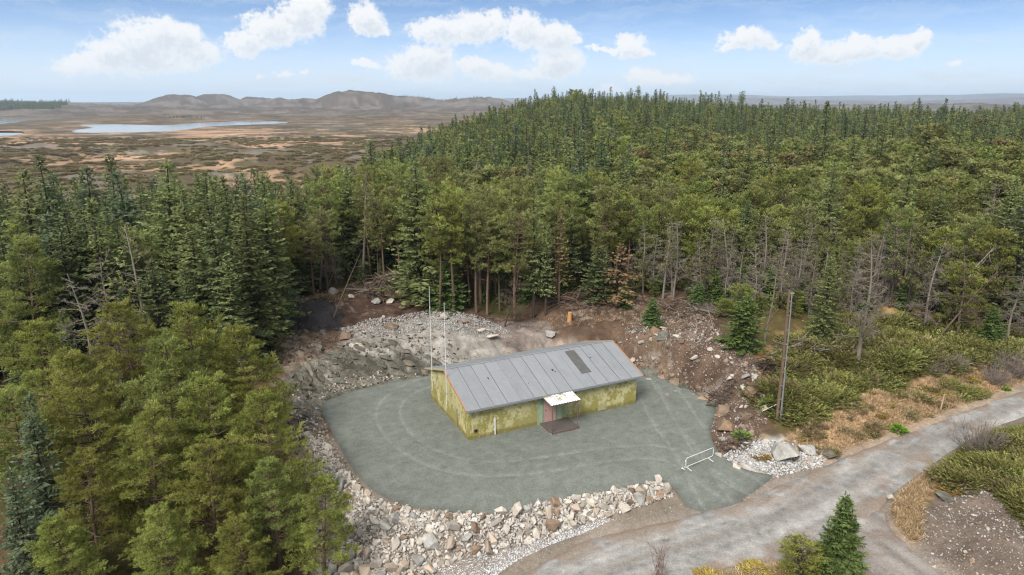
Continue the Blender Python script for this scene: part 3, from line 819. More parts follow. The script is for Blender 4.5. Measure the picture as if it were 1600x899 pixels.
        for zz in (.0, .85):
            q = MB(); q.box((.2, 0, zz), (.44, .05, .05)); q.box((.41, 0, zz), (.02, .18, .18)); q.tube([(-.0, 0, zz - .05), (0, 0, zz + .05)], .05, 8); q.build('wall_bracket', cream, mt)
    return b

# ------------------------------------------------------------------ pole, barrier and small things
def build_furniture():
    wood = m_bark('grey_pole_wood', (.22, .15, .10), (.14, .095, .065), 4); steel = m_plain('galvanised', (.62, .63, .63), .4, .3, .08)
    grey = m_plain('grey_cable', (.24, .24, .245), .5); dark = m_plain('dark_wire', (.03, .03, .03), .5)
    x, y = 18.35, 43.3; z = ground_z(x, y)
    t = thing('utility_pole', 'tall weathered wooden utility pole with grey cable conduits beside the road', 'utility pole', (x, y, z))
    H = 9.35
    q = MB(); q.tube([(0, 0, -.5), (.0, 0, H * .5), (-.10, 0, H)], [.115, .10, .075], 12); q.build('pole', wood, t)
    q = MB(); q.tube([(.19, -.1, .0), (.17, -.1, 3), (.13, -.1, 6), (.05, -.1, H - .1)], .035, 6); q.build('conduit', grey, t)
    q = MB(); q.tube([(.32, -.05, .0), (.24, -.07, 1.2), (.20, -.08, 3.4)], .034, 6); q.build('conduit', grey, t)
    for k in range(9):
        zz = .6 + k * 1.0
        q = MB(); q.box((.08 - .1 * zz / H, -.12, zz), (.20, .05, .03)); q.build('cable_clamp', grey, t)
    q = MB(); q.box((.06, 0, H - .22), (.34, .06, .06)); q.build('cross_bar', steel, t)
    for xx in (.16,):
        q = MB(); q.tube([(xx, 0, H - .19), (xx, 0, H - .12), (xx, 0, H - .06), (xx, 0, H + .02)], [.02, .045, .05, .02], 8); q.build('insulator', m_plain('dark_ceramic', (.06, .045, .04), .25), t)
    q = MB(); q.tube([(-.1, 0, H - .5), (-3.2, 3.5, .6)], .014, 5); q.build('guy_wire', dark, t)
    q = MB(); q.tube([(.05, .1, 1.2), (-.95, .3, .5)], .018, 6); q.build('stay_rod', steel, t)
    top = Vector((x + .16, y, z + H))
    ex, ey, ez = at_y(1720, 458, 58)
    pts = []
    for k in range(25):
        f = k / 24; p = top.lerp(Vector((ex, ey, ez)), f); p.z -= 4 * .45 * f * (1 - f); pts.append(p - top)
    q = MB(); q.tube(pts, .026, 4); o = q.build('overhead_wire', dark, loc=top); tag(o, 'thin overhead wire running from the utility pole to the right', 'wire')
    # crowd barrier lying open across the entrance
    p0 = at(1071, 734, -.05); p1 = at(1112, 717, -.05)
    ang = math.atan2(p1[1] - p0[1], p1[0] - p0[0]); ln = float(np.linalg.norm(p1 - p0)) + .1
    b = thing('crowd_barrier', 'white tubular steel barrier standing on the gravel at the yard entrance', 'barrier', (p0[0], p0[1], pad_z(*[np.array([v]) for v in p0])[0] + .05), ang)
    wh = m_plain('white_enamel', (.72, .72, .71), .4, 0, .05)
    q = MB(); hh = .82
    rc = .12
    loop = [(.0, 0, .22 + rc), (0.035, 0, .22 + .035), (rc, 0, .22), (ln - rc, 0, .22), (ln - .035, 0, .255), (ln, 0, .22 + rc), (ln, 0, hh - rc), (ln - .035, 0, hh - .035), (ln - rc, 0, hh), (rc, 0, hh), (.035, 0, hh - .035), (0, 0, hh - rc), (0, 0, .22 + rc)]
    q.tube(loop, .018, 8); q.build('frame', wh, b)
    q = MB()
    for k in range(1, 9): q.tube([(ln * k / 9, 0, .23), (ln * k / 9, 0, hh - .01)], .0028, 5)
    q.build('bars', grey, b)
    for xx in (.22, ln - .28):
        q = MB(); q.tube([(xx, 0, .22), (xx, 0, .03), ], .022, 6); q.tube([(xx, -.30, .02), (xx, 0, .07), (xx, .30, .02)], .022, 6); q.build('foot', wh, b)
    q = MB(); q.tube([(-.05, 0, .60), (-.05, 0, .72)], .03, 6); q.build('coupling_hook', wh, b)
    sx, sy = at(1070, 733, -.03)
    rock_at('stone', 0, sx - .15, sy - .1, .17, 'small pale stone lying at the end of the white barrier', 'stone', RK['pale'], z=0.0)
    # marker stake and sawn stump
    x, y = at(1471, 634, .9); z = ground_z(x, y)
    t = thing('marker_stake', 'thin pale wooden stake stuck in the grass verge above the road', 'stake', (x, y, z), .4)
    pw = m_plain('pale_wood', (.48, .36, .24)); q = MB(); q.box((0.04, 0, .55), (.07, .06, 1.5), Matrix.Rotation(R(7), 3, 'Y')); q.build('post', pw, t)
    x, y = at(890, 492, 2.6); z = ground_z(x, y)
    t = thing('tree_stump', 'freshly sawn stump with bright orange wood at the back of the clearing', 'stump', (x, y, z))
    q = MB(); q.tube([(0, 0, -.3), (0, 0, .3), (.03, 0, .95)], [.27, .21, .19], 10); q.build('stump_body', m_plain('orange_split_wood', (.50, .27, .095), .8, 0, .3, 7), t)
    q = MB(); q.tube([(.12, .1, -.1), (.15, .14, .75)], [.18, .15], 8); q.build('bark', m_bark('stump_bark', (.13, .085, .06), (.07, .05, .035)), t)

# ------------------------------------------------------------------ rocks
def hull_mesh(name, seed, n=16, sq=(1, .8, .6), mat=None, bev=.06):
    r = random.Random(seed); bm = bmesh.new()
    for _ in range(n):
        v = Vector((r.gauss(0, 1), r.gauss(0, 1), r.gauss(0, 1))).normalized() * r.uniform(.8, 1.05)
        bm.verts.new((v.x * sq[0], v.y * sq[1], v.z * sq[2]))
    bmesh.ops.convex_hull(bm, input=bm.verts)
    for v in [v for v in bm.verts if not v.link_faces]: bm.verts.remove(v)
    bmesh.ops.dissolve_limit(bm, angle_limit=R(14), verts=bm.verts, edges=bm.edges)
    if bev: bmesh.ops.bevel(bm, geom=list(bm.edges), offset=bev, segments=1, affect='EDGES', clamp_overlap=True)
    me = bpy.data.meshes.new(name); bm.to_mesh(me); bm.free()
    if mat: me.materials.append(mat)
    return me

RK = {}
def boulder_mesh(name, seed, mat, sq=(1, .85, .65)):
    """big weathered rock: broken facets with a rough skin"""
    r = random.Random(seed); bm = bmesh.new(); bmesh.ops.create_icosphere(bm, subdivisions=4, radius=1)
    planes = [(Vector((r.gauss(0, 1), r.gauss(0, 1), r.gauss(0, 1))).normalized(), r.uniform(.55, .85)) for _ in range(22)]
    for v in bm.verts:
        p = v.co.copy()
        for n, d in planes:
            e = p.dot(n) - d
            if e > 0: p -= n * e
        k = np.array([p.x * 4 + seed, p.y * 4 + p.z * 3])
        p *= 1 + .10 * (float(fbm(k[0], k[1], seed, 3)) - .5)
        v.co = Vector((p.x * sq[0], p.y * sq[1], p.z * sq[2]))
    me = bpy.data.meshes.new(name); bm.to_mesh(me); bm.free(); me.materials.append(mat)
    return me

def setup_rocks():
    pale = m_rock('pale_blasted_stone', (.52, .465, .395), (.38, .335, .28), (.44, .335, .24))
    grey = m_rock('grey_stone', (.40, .385, .35), (.26, .25, .225), (.38, .32, .25))
    brown = m_rock('brown_stone', (.31, .22, .15), (.19, .14, .10), (.36, .235, .145))
    slate = m_rock('grey_green_rock', (.150, .145, .115), (.085, .083, .067), (.18, .145, .105))
    for k, m in (('pale', pale), ('grey', grey), ('brown', brown), ('slate', slate)):
        RK[k] = [hull_mesh('stone_mesh', 40 + i * 7 + len(RK) * 71, 13 + i % 5, (1, rnd.uniform(.65, .9), rnd.uniform(.5, .75)), m, .05) for i in range(7)]
        RK[k + '_big'] = [boulder_mesh('boulder_mesh', 5 + i * 3 + len(RK), m) for i in range(3)]
    RK['slab'] = [hull_mesh('slab_mesh', 900 + i, 14, (1.3, .6, .22), slate, .04) for i in range(5)]

def rock_at(name, i, x, y, s, label, cat, meshes, group=None, z=None, tilt=.35, flat=1.0, sink=.3):
    me = meshes[i % len(meshes)]
    o = bpy.data.objects.new(name, me); COL.objects.link(o)
    z = ground_z(x, y) if z is None else z
    o.location = (x, y, z + s * (.55 - sink)); o.scale = (s, s, s * flat)
    o.rotation_euler = (rnd.uniform(-tilt, tilt), rnd.uniform(-tilt, tilt), rnd.uniform(0, 6.28))
    return tag(o, label, cat, group)

def inside_pts(poly, n, seed, mind=0.0, dens=None):
    """random points in a polygon, kept apart"""
    r = np.random.default_rng(seed); lo, hi = poly.min(0), poly.max(0); out = []
    tries = 0; cell = max(mind, .01); grid = {}
    while len(out) < n and tries < 60:
        tries += 1
        P = r.uniform(lo, hi, (max(n * 3, 200), 2)); P = P[sdist(poly, P[:, 0], P[:, 1]) < 0]
        if dens is not None: P = P[r.random(len(P)) < dens(P[:, 0], P[:, 1])]
        for p in P:
            if mind:
                c = (int(p[0] // cell), int(p[1] // cell)); bad = False
                for dx in (-1, 0, 1):
                    for dy in (-1, 0, 1):
                        for q in grid.get((c[0] + dx, c[1] + dy), ()):
                            if (q[0] - p[0]) ** 2 + (q[1] - p[1]) ** 2 < mind * mind: bad = True
                if bad: continue
                grid.setdefault(c, []).append(p)
            out.append(p)
            if len(out) >= n: break
    return np.array(out)

def rot_mats(n, r, full=True):
    """n random rotations"""
    q = r.normal(size=(n, 4)); q /= np.linalg.norm(q, axis=1)[:, None]
    w, x, y, z = q.T
    return np.stack([1 - 2 * (y * y + z * z), 2 * (x * y - z * w), 2 * (x * z + y * w), 2 * (x * y + z * w), 1 - 2 * (x * x + z * z), 2 * (y * z - x * w),
                     2 * (x * z - y * w), 2 * (y * z + x * w), 1 - 2 * (x * x + y * y)], 1).reshape(n, 3, 3)

def rubble_stuff(name, P, S, mat, seed, sink=.25, label=None):
    """a litter of small broken stones nobody could count"""
    r = np.random.default_rng(seed); protos = []
    for i in range(6):
        me = hull_mesh('tmp', 300 + i + seed, 9, (1, .75, .5), None, 0)
        bm = bmesh.new(); bm.from_mesh(me); bmesh.ops.triangulate(bm, faces=bm.faces)
        V = np.array([v.co[:] for v in bm.verts]); T = np.array([[v.index for v in f.verts] for f in bm.faces]); bm.free(); bpy.data.meshes.remove(me); protos.append((V, T))
    Z = ground_z(P[:, 0], P[:, 1]); Rm = rot_mats(len(P), r)
    Vs, Ts, tn, o = [], [], [], 0
    kind = r.integers(0, 6, len(P)); tt = r.random(len(P))
    for k in range(6):
        idx = np.where(kind == k)[0]
        if not len(idx): continue
        V, T = protos[k]
        W = np.einsum('nij,vj->nvi', Rm[idx], V) * S[idx][:, None, None]
        W[:, :, 0] += P[idx, 0][:, None]; W[:, :, 1] += P[idx, 1][:, None]; W[:, :, 2] += (Z[idx] + S[idx] * (.5 - sink))[:, None]
        Vs.append(W.reshape(-1, 3)); Ts.append((T[None] + (o + np.arange(len(idx)) * len(V))[:, None, None]).reshape(-1, 3)); tn.append(np.repeat(tt[idx], len(T))); o += len(idx) * len(V)
    me = mesh_np(name, np.concatenate(Vs), [np.concatenate(Ts)], [mat], tint=np.concatenate(tn))
    return tag(link(name, me), label, kind='stuff')

BANK = gpoly([(478, 680), (508, 694), (535, 732), (555, 758), (582, 781), (612, 793), (660, 802), (715, 805), (765, 806), (800, 801), (835, 789), (880, 778), (930, 771), (985, 763), (1030, 755), (1046, 760),
    (1052, 776), (1000, 792), (950, 806), (905, 822), (850, 842), (800, 856), (745, 870), (700, 884), (660, 905), (620, 940), (510, 940), (490, 860), (482, 780)])

def build_rocks():
    dp = lambda x, y: sdist(PAD, x, y)
    P = inside_pts(BANK, 400, 3, .47)
    d = dp(P[:, 0], P[:, 1])
    px, py = project(P[:, 0], P[:, 1], ground_z(P[:, 0], P[:, 1]))
    size = np.clip(.29 + .045 * d + rng.normal(0, .08, len(P)), .18, .55) * np.where(px > 900, .95, 1.0) * np.where(px < 560, .75, 1) + (rng.random(len(P)) < .12) * .14
    order = np.argsort(-size * (py > 0) * (py < 905))[:292]
    keep = set(order.tolist())
    for i in range(len(P)):
        if i not in keep: continue
        u = rnd.random(); tone = 'pale' if u < .62 else ('grey' if u < .82 else 'brown')
        zone = 'at the bank end below the pines' if px[i] < 600 else ('along the top of the bank below the yard' if d[i] < 1.0 else ('on the right arm of the bank by the road' if px[i] > 880 else 'low on the broad middle of the bank'))
        big = size[i] > .44
        word = {'pale': 'pale cream-grey', 'grey': 'mid-grey', 'brown': 'rusty brown'}[tone]
        lab = f"{'large' if big else 'smaller'} {word} blasted rock {zone}"
        rock_at('boulder', i, P[i, 0], P[i, 1], size[i] * 1.18, lab, 'rock', RK[tone], lab, tilt=1.2, sink=.28 if not big else .2)
    g = np.random.default_rng(5)
    q = np.random.default_rng(6).uniform((-17, 33), (3, 53), (9000, 2)); dd = dp(q[:, 0], q[:, 1]); q = q[(dd > .02) & (dd < 1.7)][:1500]
    rubble_stuff('edge_rubble', q, g.uniform(.05, .2, len(q)), m_rubble('edge_rubble_stone', (.20, .155, .12), (.36, .32, .27), (.50, .47, .42)), 25)
    P2 = inside_pts(BANK, 4600, 11, .09); d2 = dp(P2[:, 0], P2[:, 1])
    rm = m_rubble('bank_rubble', (.31, .26, .215), (.47, .43, .375), (.57, .545, .50))
    rubble_stuff('bank_rubble', P2, g.uniform(.09, .25, len(P2)), rm, 21)
    foot = gpoly([(650, 915), (690, 888), (745, 872), (800, 858), (850, 843), (905, 823), (950, 808), (958, 813), (910, 834), (860, 852), (820, 870), (785, 893), (760, 912)])
    P3 = inside_pts(foot, 2600, 12, .05)
    white = m_rubble('white_chippings', (.42, .41, .40), (.60, .60, .60), (.74, .74, .74))
    rubble_stuff('white_chippings', P3, g.uniform(.03, .075, len(P3)), white, 31)
    scree = wpoly([(1125, 712), (1150, 705), (1185, 698), (1240, 695), (1296, 712), (1284, 728), (1215, 743), (1180, 730)], 0)
    P4 = inside_pts(scree, 1500, 13, .06)
    rubble_stuff('white_scree', P4, g.uniform(.04, .17, len(P4)), m_rubble('white_scree_stone', (.30, .28, .26), (.44, .43, .41), (.58, .58, .57)), 41)
    plat = gpoly([(533, 518), (560, 504), (620, 496), (700, 485), (755, 498), (792, 516), (800, 528), (740, 528), (700, 522), (640, 520), (560, 528)])
    P5 = inside_pts(plat, 3000, 14, .08, lambda x, y: np.clip(.25 + (y - 58) / 8, .2, 1))
    rubble_stuff('quarry_rubble', P5, g.uniform(.05, .15, len(P5)) * (1 + (g.random(len(P5)) < .06)), m_rubble('quarry_rubble_stone', (.25, .23, .20), (.33, .315, .285), (.42, .41, .385)), 51)
    bankr = wpoly(ZONES[10][0], 1.8)
    P6 = inside_pts(bankr, 4200, 15, .06)
    rubble_stuff('spoil_stones', P6, g.uniform(.035, .13, len(P6)) * (1 + 1.2 * (g.random(len(P6)) < .05)), m_rubble('spoil_stone', (.10, .072, .052), (.19, .15, .12), (.44, .41, .37)), 61)
    left = wpoly([(430, 700), (425, 560), (455, 535), (560, 530), (700, 540), (745, 556), (690, 578), (600, 598), (525, 617), (500, 640), (510, 670), (545, 740), (520, 800), (480, 780)], .8)
    P7 = inside_pts(left, 3000, 16, .08)
    rubble_stuff('shattered_rock', P7, g.uniform(.03, .10, len(P7)) * (1 + 1.6 * (g.random(len(P7)) < .18)), m_rubble('shattered_rock_stone', (.075, .055, .042), (.130, .110, .086), (.25, .215, .178)), 71)
    low = wpoly([(1430, 810), (1470, 770), (1530, 752), (1580, 790), (1640, 860), (1640, 940), (1540, 930), (1450, 862)], .7)
    P8 = inside_pts(low, 1300, 17, .07)
    rubble_stuff('soil_stones', P8, g.uniform(.03, .10, len(P8)), m_rubble('soil_stone', (.15, .115, .09), (.27, .235, .20), (.50, .48, .45)), 81)
    road_e = np.concatenate([ROAD_UP, (ROAD_UP + np.array((-.15, .75)))[::-1]])
    P9 = inside_pts(road_e, 1200, 18, .05)
    rubble_stuff('verge_gravel', P9, g.uniform(.025, .06, len(P9)), m_rubble('verge_gravel_stone', (.22, .19, .16), (.33, .31, .28), (.45, .44, .42)), 91)
    # single big stones
    S = lambda nm, px_, py_, zz, s, key, lab, i=0, flat=.9, sink=.25: rock_at(nm, i, *at(px_, py_, zz), s, lab, 'boulder' if 'boulder' in nm else 'rock', RK[key], tilt=.2, flat=flat, sink=sink)
    S('boulder', 612, 501, 2.4, .80, 'brown_big', 'lone rounded tan boulder on the flat ground behind the rubble platform', 0)
    S('boulder', 539, 514, 2.3, .78, 'brown_big', 'pinkish tan boulder at the left end of the rubble platform', 1)
    S('boulder', 694, 489, 2.6, .62, 'pale_big', 'blocky pale boulder on the rear crest of the rubble platform, behind the masts', 2)
    S('boulder', 726, 496, 2.5, .45, 'brown_big', 'small tan boulder on the platform crest just right of the masts', 0)
    S('flat_rock', 769, 511, 2.4, .72, 'pale', 'flat pale slab at the right end of the rubble platform', 1, .6)
    S('flat_rock', 752, 507, 2.4, .5, 'pale', 'small flat slab left of the larger one on the platform edge', 3, .6)
    S('flat_rock', 655, 496, 2.5, .40, 'grey', 'low grey stone on the rear crest, left of the masts', 2, .7)
    S('boulder', 1224, 712, .1, 1.35, 'grey_big', 'big fractured grey-green boulder below the utility pole', 2, .95, .3)
    S('boulder', 1262, 705, .2, .72, 'grey_big', 'grey boulder leaning against the big one below the utility pole', 0)
    S('boulder', 1297, 706, .4, .62, 'slate_big', 'dark grey boulder in the grass beside the road, right of the scree', 1, .8)
    S('boulder', 1136, 664, .6, .8, 'brown_big', 'weathered brown boulder at the right edge of the gravel yard', 1)
    S('boulder', 1172, 612, 1.7, .8, 'brown_big', 'rust-brown boulder on the spoil bank left of the utility pole', 2)
    S('boulder', 860, 505, 2.6, .7, 'grey_big', 'grey rock outcrop beside the sawn stump', 0, .7)
    S('boulder', 940, 515, 2.6, .85, 'pale_big', 'pale knobbly boulder at the top of the right bank, behind the roof', 1, .8)
    S('boulder', 1477, 775, .5, .62, 'slate_big', 'mossy flat boulder at the head of the stony soil patch', 2, .6)
    S('boulder', 1392, 776, .2, .28, 'pale_big', 'small white stone on the verge where the side track leaves the road', 0)
    S('boulder', 1478, 728, .4, .34, 'pale_big', 'pale stone beside the bare bush on the lower verge', 1)
    S('boulder', 447, 470, 2.8, .4, 'pale_big', 'pale stone at the left end of the black peat heap', 1)
    S('boulder', 588, 462, 2.9, .8, 'grey_big', 'mossy grey boulder at the foot of the brushwood pile', 2)
    S('boulder', 610, 462, 2.9, .6, 'pale_big', 'pale boulder under the brushwood pile', 0)
    S('boulder', 520, 452, 3.0, .9, 'grey_big', 'grey boulder among the trunks behind the peat heap', 1)
    S('boulder', 548, 458, 3.0, .55, 'pale_big', 'small pale boulder at the forest edge left of the brushwood pile', 2)
    g2 = np.random.default_rng(77)
    zone_r = wpoly([(1010, 560), (960, 530), (1000, 510), (1080, 505), (1150, 545), (1190, 590), (1200, 650), (1150, 700), (1125, 690), (1125, 640), (1065, 602)], 1.7)
    for i, p in enumerate(inside_pts(zone_r, 60, 19, .7)):
        tone = ('pale', 'grey', 'brown')[i % 3]
        lab = f"{('whitish', 'grey', 'earth-brown')[i % 3]} stone half buried in the spoil bank right of the building"
        rock_at('stone', i, p[0], p[1], g2.uniform(.2, .5), lab, 'stone', RK[tone], lab, tilt=.8)
    for i, (a, b_) in enumerate([(1012, 588), (1030, 592), (1048, 600), (1064, 606), (1080, 616), (1098, 626), (1110, 634), (1122, 648), (1016, 560), (1034, 568)]):
        x, y = at(a, b_ - 6, .5)
        rock_at('rock', i, x + .3, y + .5, g2.uniform(.55, 1.0), 'brown weathered rock facing the cut at the right edge of the yard', 'rock', RK['brown' if i % 3 else 'slate'], 'rocks lining the cut right of the yard', tilt=1.0, flat=.8, sink=.5)
    for i, p in enumerate(inside_pts(ROCKCUT, 105, 20, .5)):
        o = rock_at('split_rock', i, p[0], p[1], g2.uniform(.25, .62), 'tilted grey-green slab of split bedrock in the cut left of the yard', 'rock slab', RK['slab'], 'split bedrock slabs left of the yard', sink=.42)
        o.rotation_euler = (.35 + rnd.uniform(-.2, .2), .35 + rnd.uniform(-.25, .2), -.35 + rnd.uniform(-.35, .35))
    zl = wpoly([(440, 690), (445, 620), (480, 640), (520, 720), (540, 780), (500, 800)], -.3)
    for i, p in enumerate(inside_pts(zl, 40, 23, .55)):
        tone = ('pale', 'grey', 'brown')[i % 3]
        lab = f"{('pale', 'grey', 'brown')[i % 3]} stone on the brown slope between the left pines and the yard"
        rock_at('stone', i, p[0], p[1], g2.uniform(.14, .34), lab, 'stone', RK[tone], lab, tilt=.8)
    for i, p in enumerate(inside_pts(low, 26, 24, .6)):
        tone = ('pale', 'grey', 'brown')[i % 3]
        lab = f"{('pale', 'grey', 'brown')[i % 3]} stone on the stony soil patch at the lower right"
        rock_at('stone', i, p[0], p[1], g2.uniform(.09, .22), lab, 'stone', RK[tone], lab, tilt=.8)
    # heap of black peat
    x, y = at(487, 486, 2.6); bm = bmesh.new(); bmesh.ops.create_grid(bm, x_segments=70, y_segments=60, size=1)
    for v in bm.verts:
        rr = math.hypot(v.co.x, v.co.y); X, Y = v.co.x * 3.6, v.co.y * 3.9
        v.co = Vector((X, Y, 0))
    V = np.array([v.co[:] for v in bm.verts]); hx = x + V[:, 0]; hy = y + V[:, 1]
    rr = np.hypot(V[:, 0] / 3.5, V[:, 1] / 3.8) + (fbm(hx / 1.2, hy / 1.2, 7, 3) - .5) * .5
    zz = ground_z(hx, hy) + .75 * sm((1 - rr) / .6) + (fbm(hx / .5, hy / .5, 9, 4) - .5) * .75 * sm((1.05 - rr) / .3) - .25
    for v, h in zip(bm.verts, zz): v.co.z = h
    bmesh.ops.delete(bm, geom=[v for v, q in zip(list(bm.verts), rr) if q > 1.12], context='VERTS')
    me = bpy.data.meshes.new('peat_heap'); bm.to_mesh(me); bm.free(); me.materials.append(m_plain('black_peat', (.032, .028, .028), .9, 0, .5, 5))
    me.polygons.foreach_set('use_smooth', [True] * len(me.polygons))
    o = link('peat_heap', me, loc=(x, y, 0)); tag(o, 'low heap of black peat at the left rear of the clearing', 'heap')

# ------------------------------------------------------------------ vegetation
class LB:
    """collects leaf sprays (flat diamonds) as arrays"""
    def __init__(s): s.p = []; s.d = []; s.w = []; s.l = []; s.t = []
    def add(s, p, d, l, w, t):
        s.p.append(p); s.d.append(d); s.l.append(l); s.w.append(w); s.t.append(t)
    def arrays(s, r, shape=.45):
        P = np.array(s.p); D = np.array(s.d); L = np.array(s.l)[:, None]; Wd = np.array(s.w)[:, None]
        D = D / (np.linalg.norm(D, axis=1)[:, None] + 1e-9)
        S = np.cross(D, r.normal(size=D.shape) * .55 + np.array((0, 0, 1.0))); S /= np.linalg.norm(S, axis=1)[:, None] + 1e-9
        m = P + D * L * shape
        V = np.stack([P, m + S * Wd * .5, P + D * L, m - S * Wd * .5], 1).reshape(-1, 3)
        Q = np.arange(len(P) * 4).reshape(-1, 4)
        return V, Q, np.array(s.t)
    def mesh(s, name, mat, r):
        V, Q, T = s.arrays(r)
        return mesh_np(name, V, [Q], [mat], tint=T)

def spruce(seed, h, rad, mat, bark, fine=1.0, base=.05, gap=.0, power=.92):
    """whorls of drooping branches carrying flat sprays"""
    r = np.random.default_rng(seed); lb = LB(); tw = MB()
    lean = r.normal(0, .012, 2) * h
    def ax(z): return np.array((lean[0] * (z / h) ** 2, lean[1] * (z / h) ** 2, z))
    tw.tube([ax(z) - (np.array((0, 0, .6)) if z == 0 else 0) for z in np.linspace(0, h * .97, 7)], [h * .014 * (1 - .93 * k / 6) + .006 for k in range(7)], 7)
    z = base * h
    while z < h * .985:
        t = z / h
        L0 = rad * (1 - t) ** power * (1 if t > .12 else .85) + .09
        nb = int(r.integers(5, 8)) if L0 > .5 else 5
        a0 = r.uniform(0, 6.28)
        for b in range(nb):
            if r.random() < gap: continue
            a = a0 + b * 6.283 / nb + r.normal(0, .22); L = L0 * r.uniform(.68, 1.18)
            o = np.array((math.cos(a), math.sin(a), 0)); sd = np.array((-o[1], o[0], 0))
            rise = -.30 + .85 * t + r.normal(0, .08); droop = .30 * (1 - t) + .05
            bt = r.uniform(.45, 1.3)
            p0 = ax(z + r.uniform(-.1, .1))
            def pt(s): return p0 + o * L * s + np.array((0, 0, L * (rise * s - droop * s * s + .20 * s ** 4)))
            if fine >= .9 and L > .8: tw.tube([pt(0), pt(.5), pt(.85)], [.022 + .008 * L, .015, .006], 3, cap=False)
            step = .19 / fine; ns = max(2, int(L / step))
            for k in range(ns):
                s = .12 + .88 * (k + r.random()) / ns; p = pt(s)
                f = .62 * (1 - s) * L * .55 + .20
                f = min(f, .85) * min(1, max(.68, L / .7)); wk = min(1, max(.8, L / .6)) * 1.08
                for sg in (-1, 1):
                    d = o * .62 + sd * sg * r.uniform(.6, 1.0) + np.array((0, 0, r.normal(-.16, .18)))
                    lb.add(p, d, f * r.uniform(.75, 1.25), wk * (.15 + .05 * f) / fine ** .7, bt + r.normal(0, .22))
                if r.random() < .55:   # hanging or upright shoot
                    d = o * .5 + np.array((0, 0, r.choice((-.9, .55)))); lb.add(p, d, r.uniform(.18, .34), .13 / fine ** .7, bt + r.normal(0, .2))
            lb.add(pt(.97), o + np.array((0, 0, .15)), .30 * min(1, max(.7, L)), .14 / fine ** .5 * min(1, max(.7, L)), bt + .35)
        z += (.40 if t < .72 else .27) * r.uniform(.8, 1.25) / fine ** .6 * max(.5, min(1.15, h / 12))
    for k in range(4): lb.add(ax(h * (.94 + .01 * k)), np.array((r.normal(0, .35), r.normal(0, .35), 1)), .45, .12, 1.0)
    return tw.mesh('trunk', [bark]), lb.mesh('crown', mat, r), h

def pine(seed, h, rad, mat, bark, base=.35, fine=1.0, flat=.5, dead=0, clump=1.0, needle=(.26, .075), cone=False):
    """bare lower trunk, rising limbs and rounded tufts of needles"""
    r = np.random.default_rng(seed); lb = LB(); tw = MB()
    lean = r.normal(0, .03, 2) * h; wob = r.uniform(0, 6.28)
    def ax(z):
        q = z / h
        return np.array((lean[0] * q * q + .12 * math.sin(q * 5 + wob), lean[1] * q * q + .12 * math.cos(q * 4 + wob), z))
    tw.tube([ax(z) - (np.array((0, 0, .7)) if z == 0 else 0) for z in np.linspace(0, h * .95, 10)], [h * .0135 * (1 - .88 * k / 9) + .008 for k in range(10)], 7)
    z = base * h; nl = 0
    def tuft(p, d, n, tone):
        for _ in range(n):
            v = d * .75 + r.normal(0, .55, 3) + np.array((0, 0, .38))
            lb.add(p + r.normal(0, .05, 3), v, needle[0] * r.uniform(.75, 1.25), needle[1], tone + r.normal(0, .22))
    while z < h * .97:
        t = (z / h - base) / (1 - base)
        L0 = rad * math.sqrt(max(.02, 1 - (max(0, t - .28) / .74) ** 2)) * (.72 + .28 * min(1, t / .25)) * .95
        if cone: L0 = rad * (1 - t ** 1.5) * (.8 + .2 * min(1, t / .2)) + .28
        nb = int(r.integers(3, 6)) + (1 if cone else 0); a0 = r.uniform(0, 6.28)
        for b in range(nb):
            a = a0 + b * 6.283 / nb + r.normal(0, .35); L = L0 * r.uniform(.6, 1.2)
            o = np.array((math.cos(a), math.sin(a), 0)); sd = np.array((-o[1], o[0], 0))
            rise = .12 + .65 * t + r.normal(0, .12); p0 = ax(z)
            def pt(s): return p0 + o * L * s + np.array((0, 0, L * (rise * s - .14 * s * s + .12 * s ** 3))) + sd * .10 * L * math.sin(s * 3 + a)
            tw.tube([pt(0), pt(.4), pt(.75), pt(1)], [.018 + .012 * L, .012 + .008 * L, .012, .006], 4, cap=False)
            ns = max(3, int(L * 3.1 * fine)); tone = r.uniform(.5, 1.25)
            for k in range(ns):
                s = .30 + .70 * (k + r.random()) / ns
                p = pt(s); m = int(r.integers(2, 4))
                for q in range(m):
                    d = o * r.uniform(.1, .9) + sd * r.normal(0, .75) + np.array((0, 0, r.uniform(-.05, .32 if cone else .55))); d /= np.linalg.norm(d)
                    ln = r.uniform(.22, .62) * clump * (.6 + .5 * (1 - s)) * min(1.3, .55 + L * .35)
                    e = p + d * ln
                    if fine > .7 and r.random() < .5: tw.tube([p, e], [.010, .005], 3, cap=False)
                    for u in (.6, 1.0): tuft(p + d * ln * u, d, int(5 * fine) + (5 if needle[1] < .05 else 2), tone + .12 * (u - .5))
            tuft(pt(1), o * .7 + np.array((0, 0, .4)), int(9 * fine), tone + .2)
        z += ((.60 if cone else .46) * r.uniform(.75, 1.3)) / fine ** .4 * (h / 11) ** .5
    tuft(ax(h * .96), np.array((0, 0, 1.0)), 22, 1.0)
    for k in range(dead):   # dead snags below the crown
        zz = h * r.uniform(.18, base + .1); a = r.uniform(0, 6.28); L = r.uniform(.6, 1.6); o = np.array((math.cos(a), math.sin(a), r.uniform(-.2, .35)))
        tw.tube([ax(zz), ax(zz) + o * L * .6, ax(zz) + o * L + np.array((0, 0, r.normal(.1, .2)))], [.025, .015, .006], 3, cap=False)
    return tw.mesh('trunk', [bark]), lb.mesh('crown', mat, r), h

